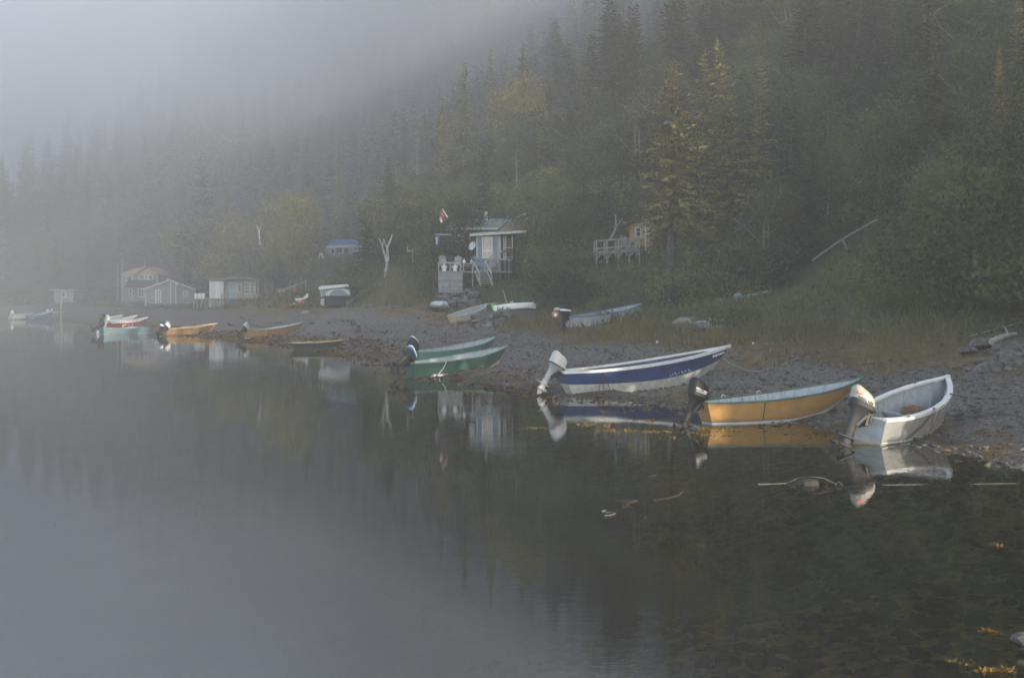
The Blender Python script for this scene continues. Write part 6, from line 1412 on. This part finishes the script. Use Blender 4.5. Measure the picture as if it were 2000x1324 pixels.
FOG_LO, FOG_HI, FOG_D, FOG_B = 21.5, 47., .019, .0046
HAZE_D, SUN_E, SKY_S, EXPO, SUN_EL = .0014, 4.0, .15, 1.68, 14.0
hm = bpy.data.materials.new('haze'); hm.use_nodes = True; nt = hm.node_tree; nt.nodes.remove(nt.nodes['Principled BSDF'])
pv = nt.nodes.new('ShaderNodeVolumePrincipled'); pv.inputs['Color'].default_value = (.945,.955,.965,1); pv.inputs['Density'].default_value = HAZE_D; pv.inputs['Anisotropy'].default_value = .25
nt.links.new(pv.outputs[0], nt.nodes['Material Output'].inputs['Volume'])
b = MB(); b.box((-170,200,66),(1200,860,146)); o = b.build('haze', [hm]); tag(o, 'morning fog hanging over the water and hillside', 'fog', kind='stuff')

fm = bpy.data.materials.new('fog_bank'); fm.use_nodes = True; nt = fm.node_tree; N = nt.nodes; L = nt.links; N.remove(N['Principled BSDF'])
def fmath(op, a, c=0., d=0.):
    x = N.new('ShaderNodeMath'); x.operation = op
    for i_,v_ in enumerate((a,c,d)):
        if isinstance(v_,(int,float)): x.inputs[i_].default_value = v_
        else: L.new(v_, x.inputs[i_])
    return x.outputs[0]
def fstep(v, a, c):
    x = N.new('ShaderNodeMapRange'); x.interpolation_type = 'SMOOTHSTEP'; x.inputs['From Min'].default_value = a; x.inputs['From Max'].default_value = c; L.new(v, x.inputs['Value']); return x.outputs[0]
ge = N.new('ShaderNodeNewGeometry'); sx = N.new('ShaderNodeSeparateXYZ'); L.new(ge.outputs['Position'], sx.inputs[0])
nz = N.new('ShaderNodeTexNoise'); nz.inputs['Scale'].default_value = .022; nz.inputs['Detail'].default_value = 2.5; L.new(ge.outputs['Position'], nz.inputs['Vector'])
hgt = fmath('ADD', fmath('MULTIPLY_ADD', sx.outputs[0], -.05, sx.outputs[2]), fmath('MULTIPLY_ADD', nz.outputs['Fac'], 44., -22.))   # height above a floor that sinks to the left
den = fmath('MULTIPLY', fstep(hgt, FOG_LO, FOG_HI), fstep(fmath('MULTIPLY_ADD', sx.outputs[0], -.25, sx.outputs[1]), 102., 160.))
den = fmath('MULTIPLY_ADD', fmath('MULTIPLY_ADD', fmath('MULTIPLY', fstep(sx.outputs[2], 46., 66.), fstep(sx.outputs[1], 95., 130.)), .8, den), FOG_D, fmath('MULTIPLY', fstep(fmath('MULTIPLY_ADD', sx.outputs[0], -.08, sx.outputs[1]), 88., 190.), FOG_B))
den = fmath('MULTIPLY', den, fmath('MULTIPLY_ADD', fmath('MULTIPLY', fstep(sx.outputs[2], 44., 70.), fstep(sx.outputs[0], -18., -48.)), -.8, 1.))
pv = N.new('ShaderNodeVolumePrincipled'); pv.inputs['Color'].default_value = (.76,.83,.94,1); pv.inputs['Anisotropy'].default_value = .2; L.new(den, pv.inputs['Density']); L.new(pv.outputs[0], N['Material Output'].inputs['Volume'])
b = MB(); b.box((-120,262,55),(420,340,112)); o = b.build('fog_bank', [fm]); tag(o, 'denser fog bank drifting over the upper hillside and far shore', 'fog', kind='stuff')

el = math.radians(SUN_EL); S = Vector((SUN_AZ.x*math.cos(el), SUN_AZ.y*math.cos(el), math.sin(el)))
W = bpy.data.worlds.new('World'); SC.world = W; W.use_nodes = True; nt = W.node_tree; bg = nt.nodes['Background']
sky = nt.nodes.new('ShaderNodeTexSky'); sky.sky_type = 'NISHITA'; sky.sun_disc = False; sky.sun_elevation = el; sky.sun_rotation = math.atan2(S.x, S.y)
sky.air_density = 1.0; sky.dust_density = 1.0; sky.ozone_density = 1.0
nt.links.new(sky.outputs[0], bg.inputs['Color']); bg.inputs['Strength'].default_value = SKY_S
sl = bpy.data.lights.new('sun','SUN'); sl.energy = SUN_E; sl.angle = math.radians(.5); sl.color = (1.0,.87,.68)
so = bpy.data.objects.new('sun', sl); COL.objects.link(so); so.rotation_euler = S.to_track_quat('Z','Y').to_euler()

cam = bpy.data.cameras.new('camera'); co = bpy.data.objects.new('camera', cam); COL.objects.link(co); SC.camera = co
co.location = (0,0,CAMH); co.rotation_euler = (PI/2,0,0); cam.sensor_width = 36; cam.lens = F/2000*36; cam.shift_y = (PYH-662)/2000.; cam.clip_end = 3000; cam.clip_start = .1
SC.render.engine = 'CYCLES'; cy = SC.cycles
cy.use_denoising = True; cy.max_bounces = 7; cy.diffuse_bounces = 2; cy.glossy_bounces = 3; cy.transmission_bounces = 2; cy.transparent_max_bounces = 10; cy.volume_bounces = 2
try: cy.denoiser = 'OPENIMAGEDENOISE'
except Exception: pass
cy.sample_clamp_indirect = 4; cy.volume_step_rate = .3; cy.volume_max_steps = 96
vs = SC.view_settings; vs.view_transform = 'Standard'; vs.look = 'None'; vs.exposure = EXPO; vs.gamma = 1
try: vs.use_curve_mapping = False
except Exception: pass
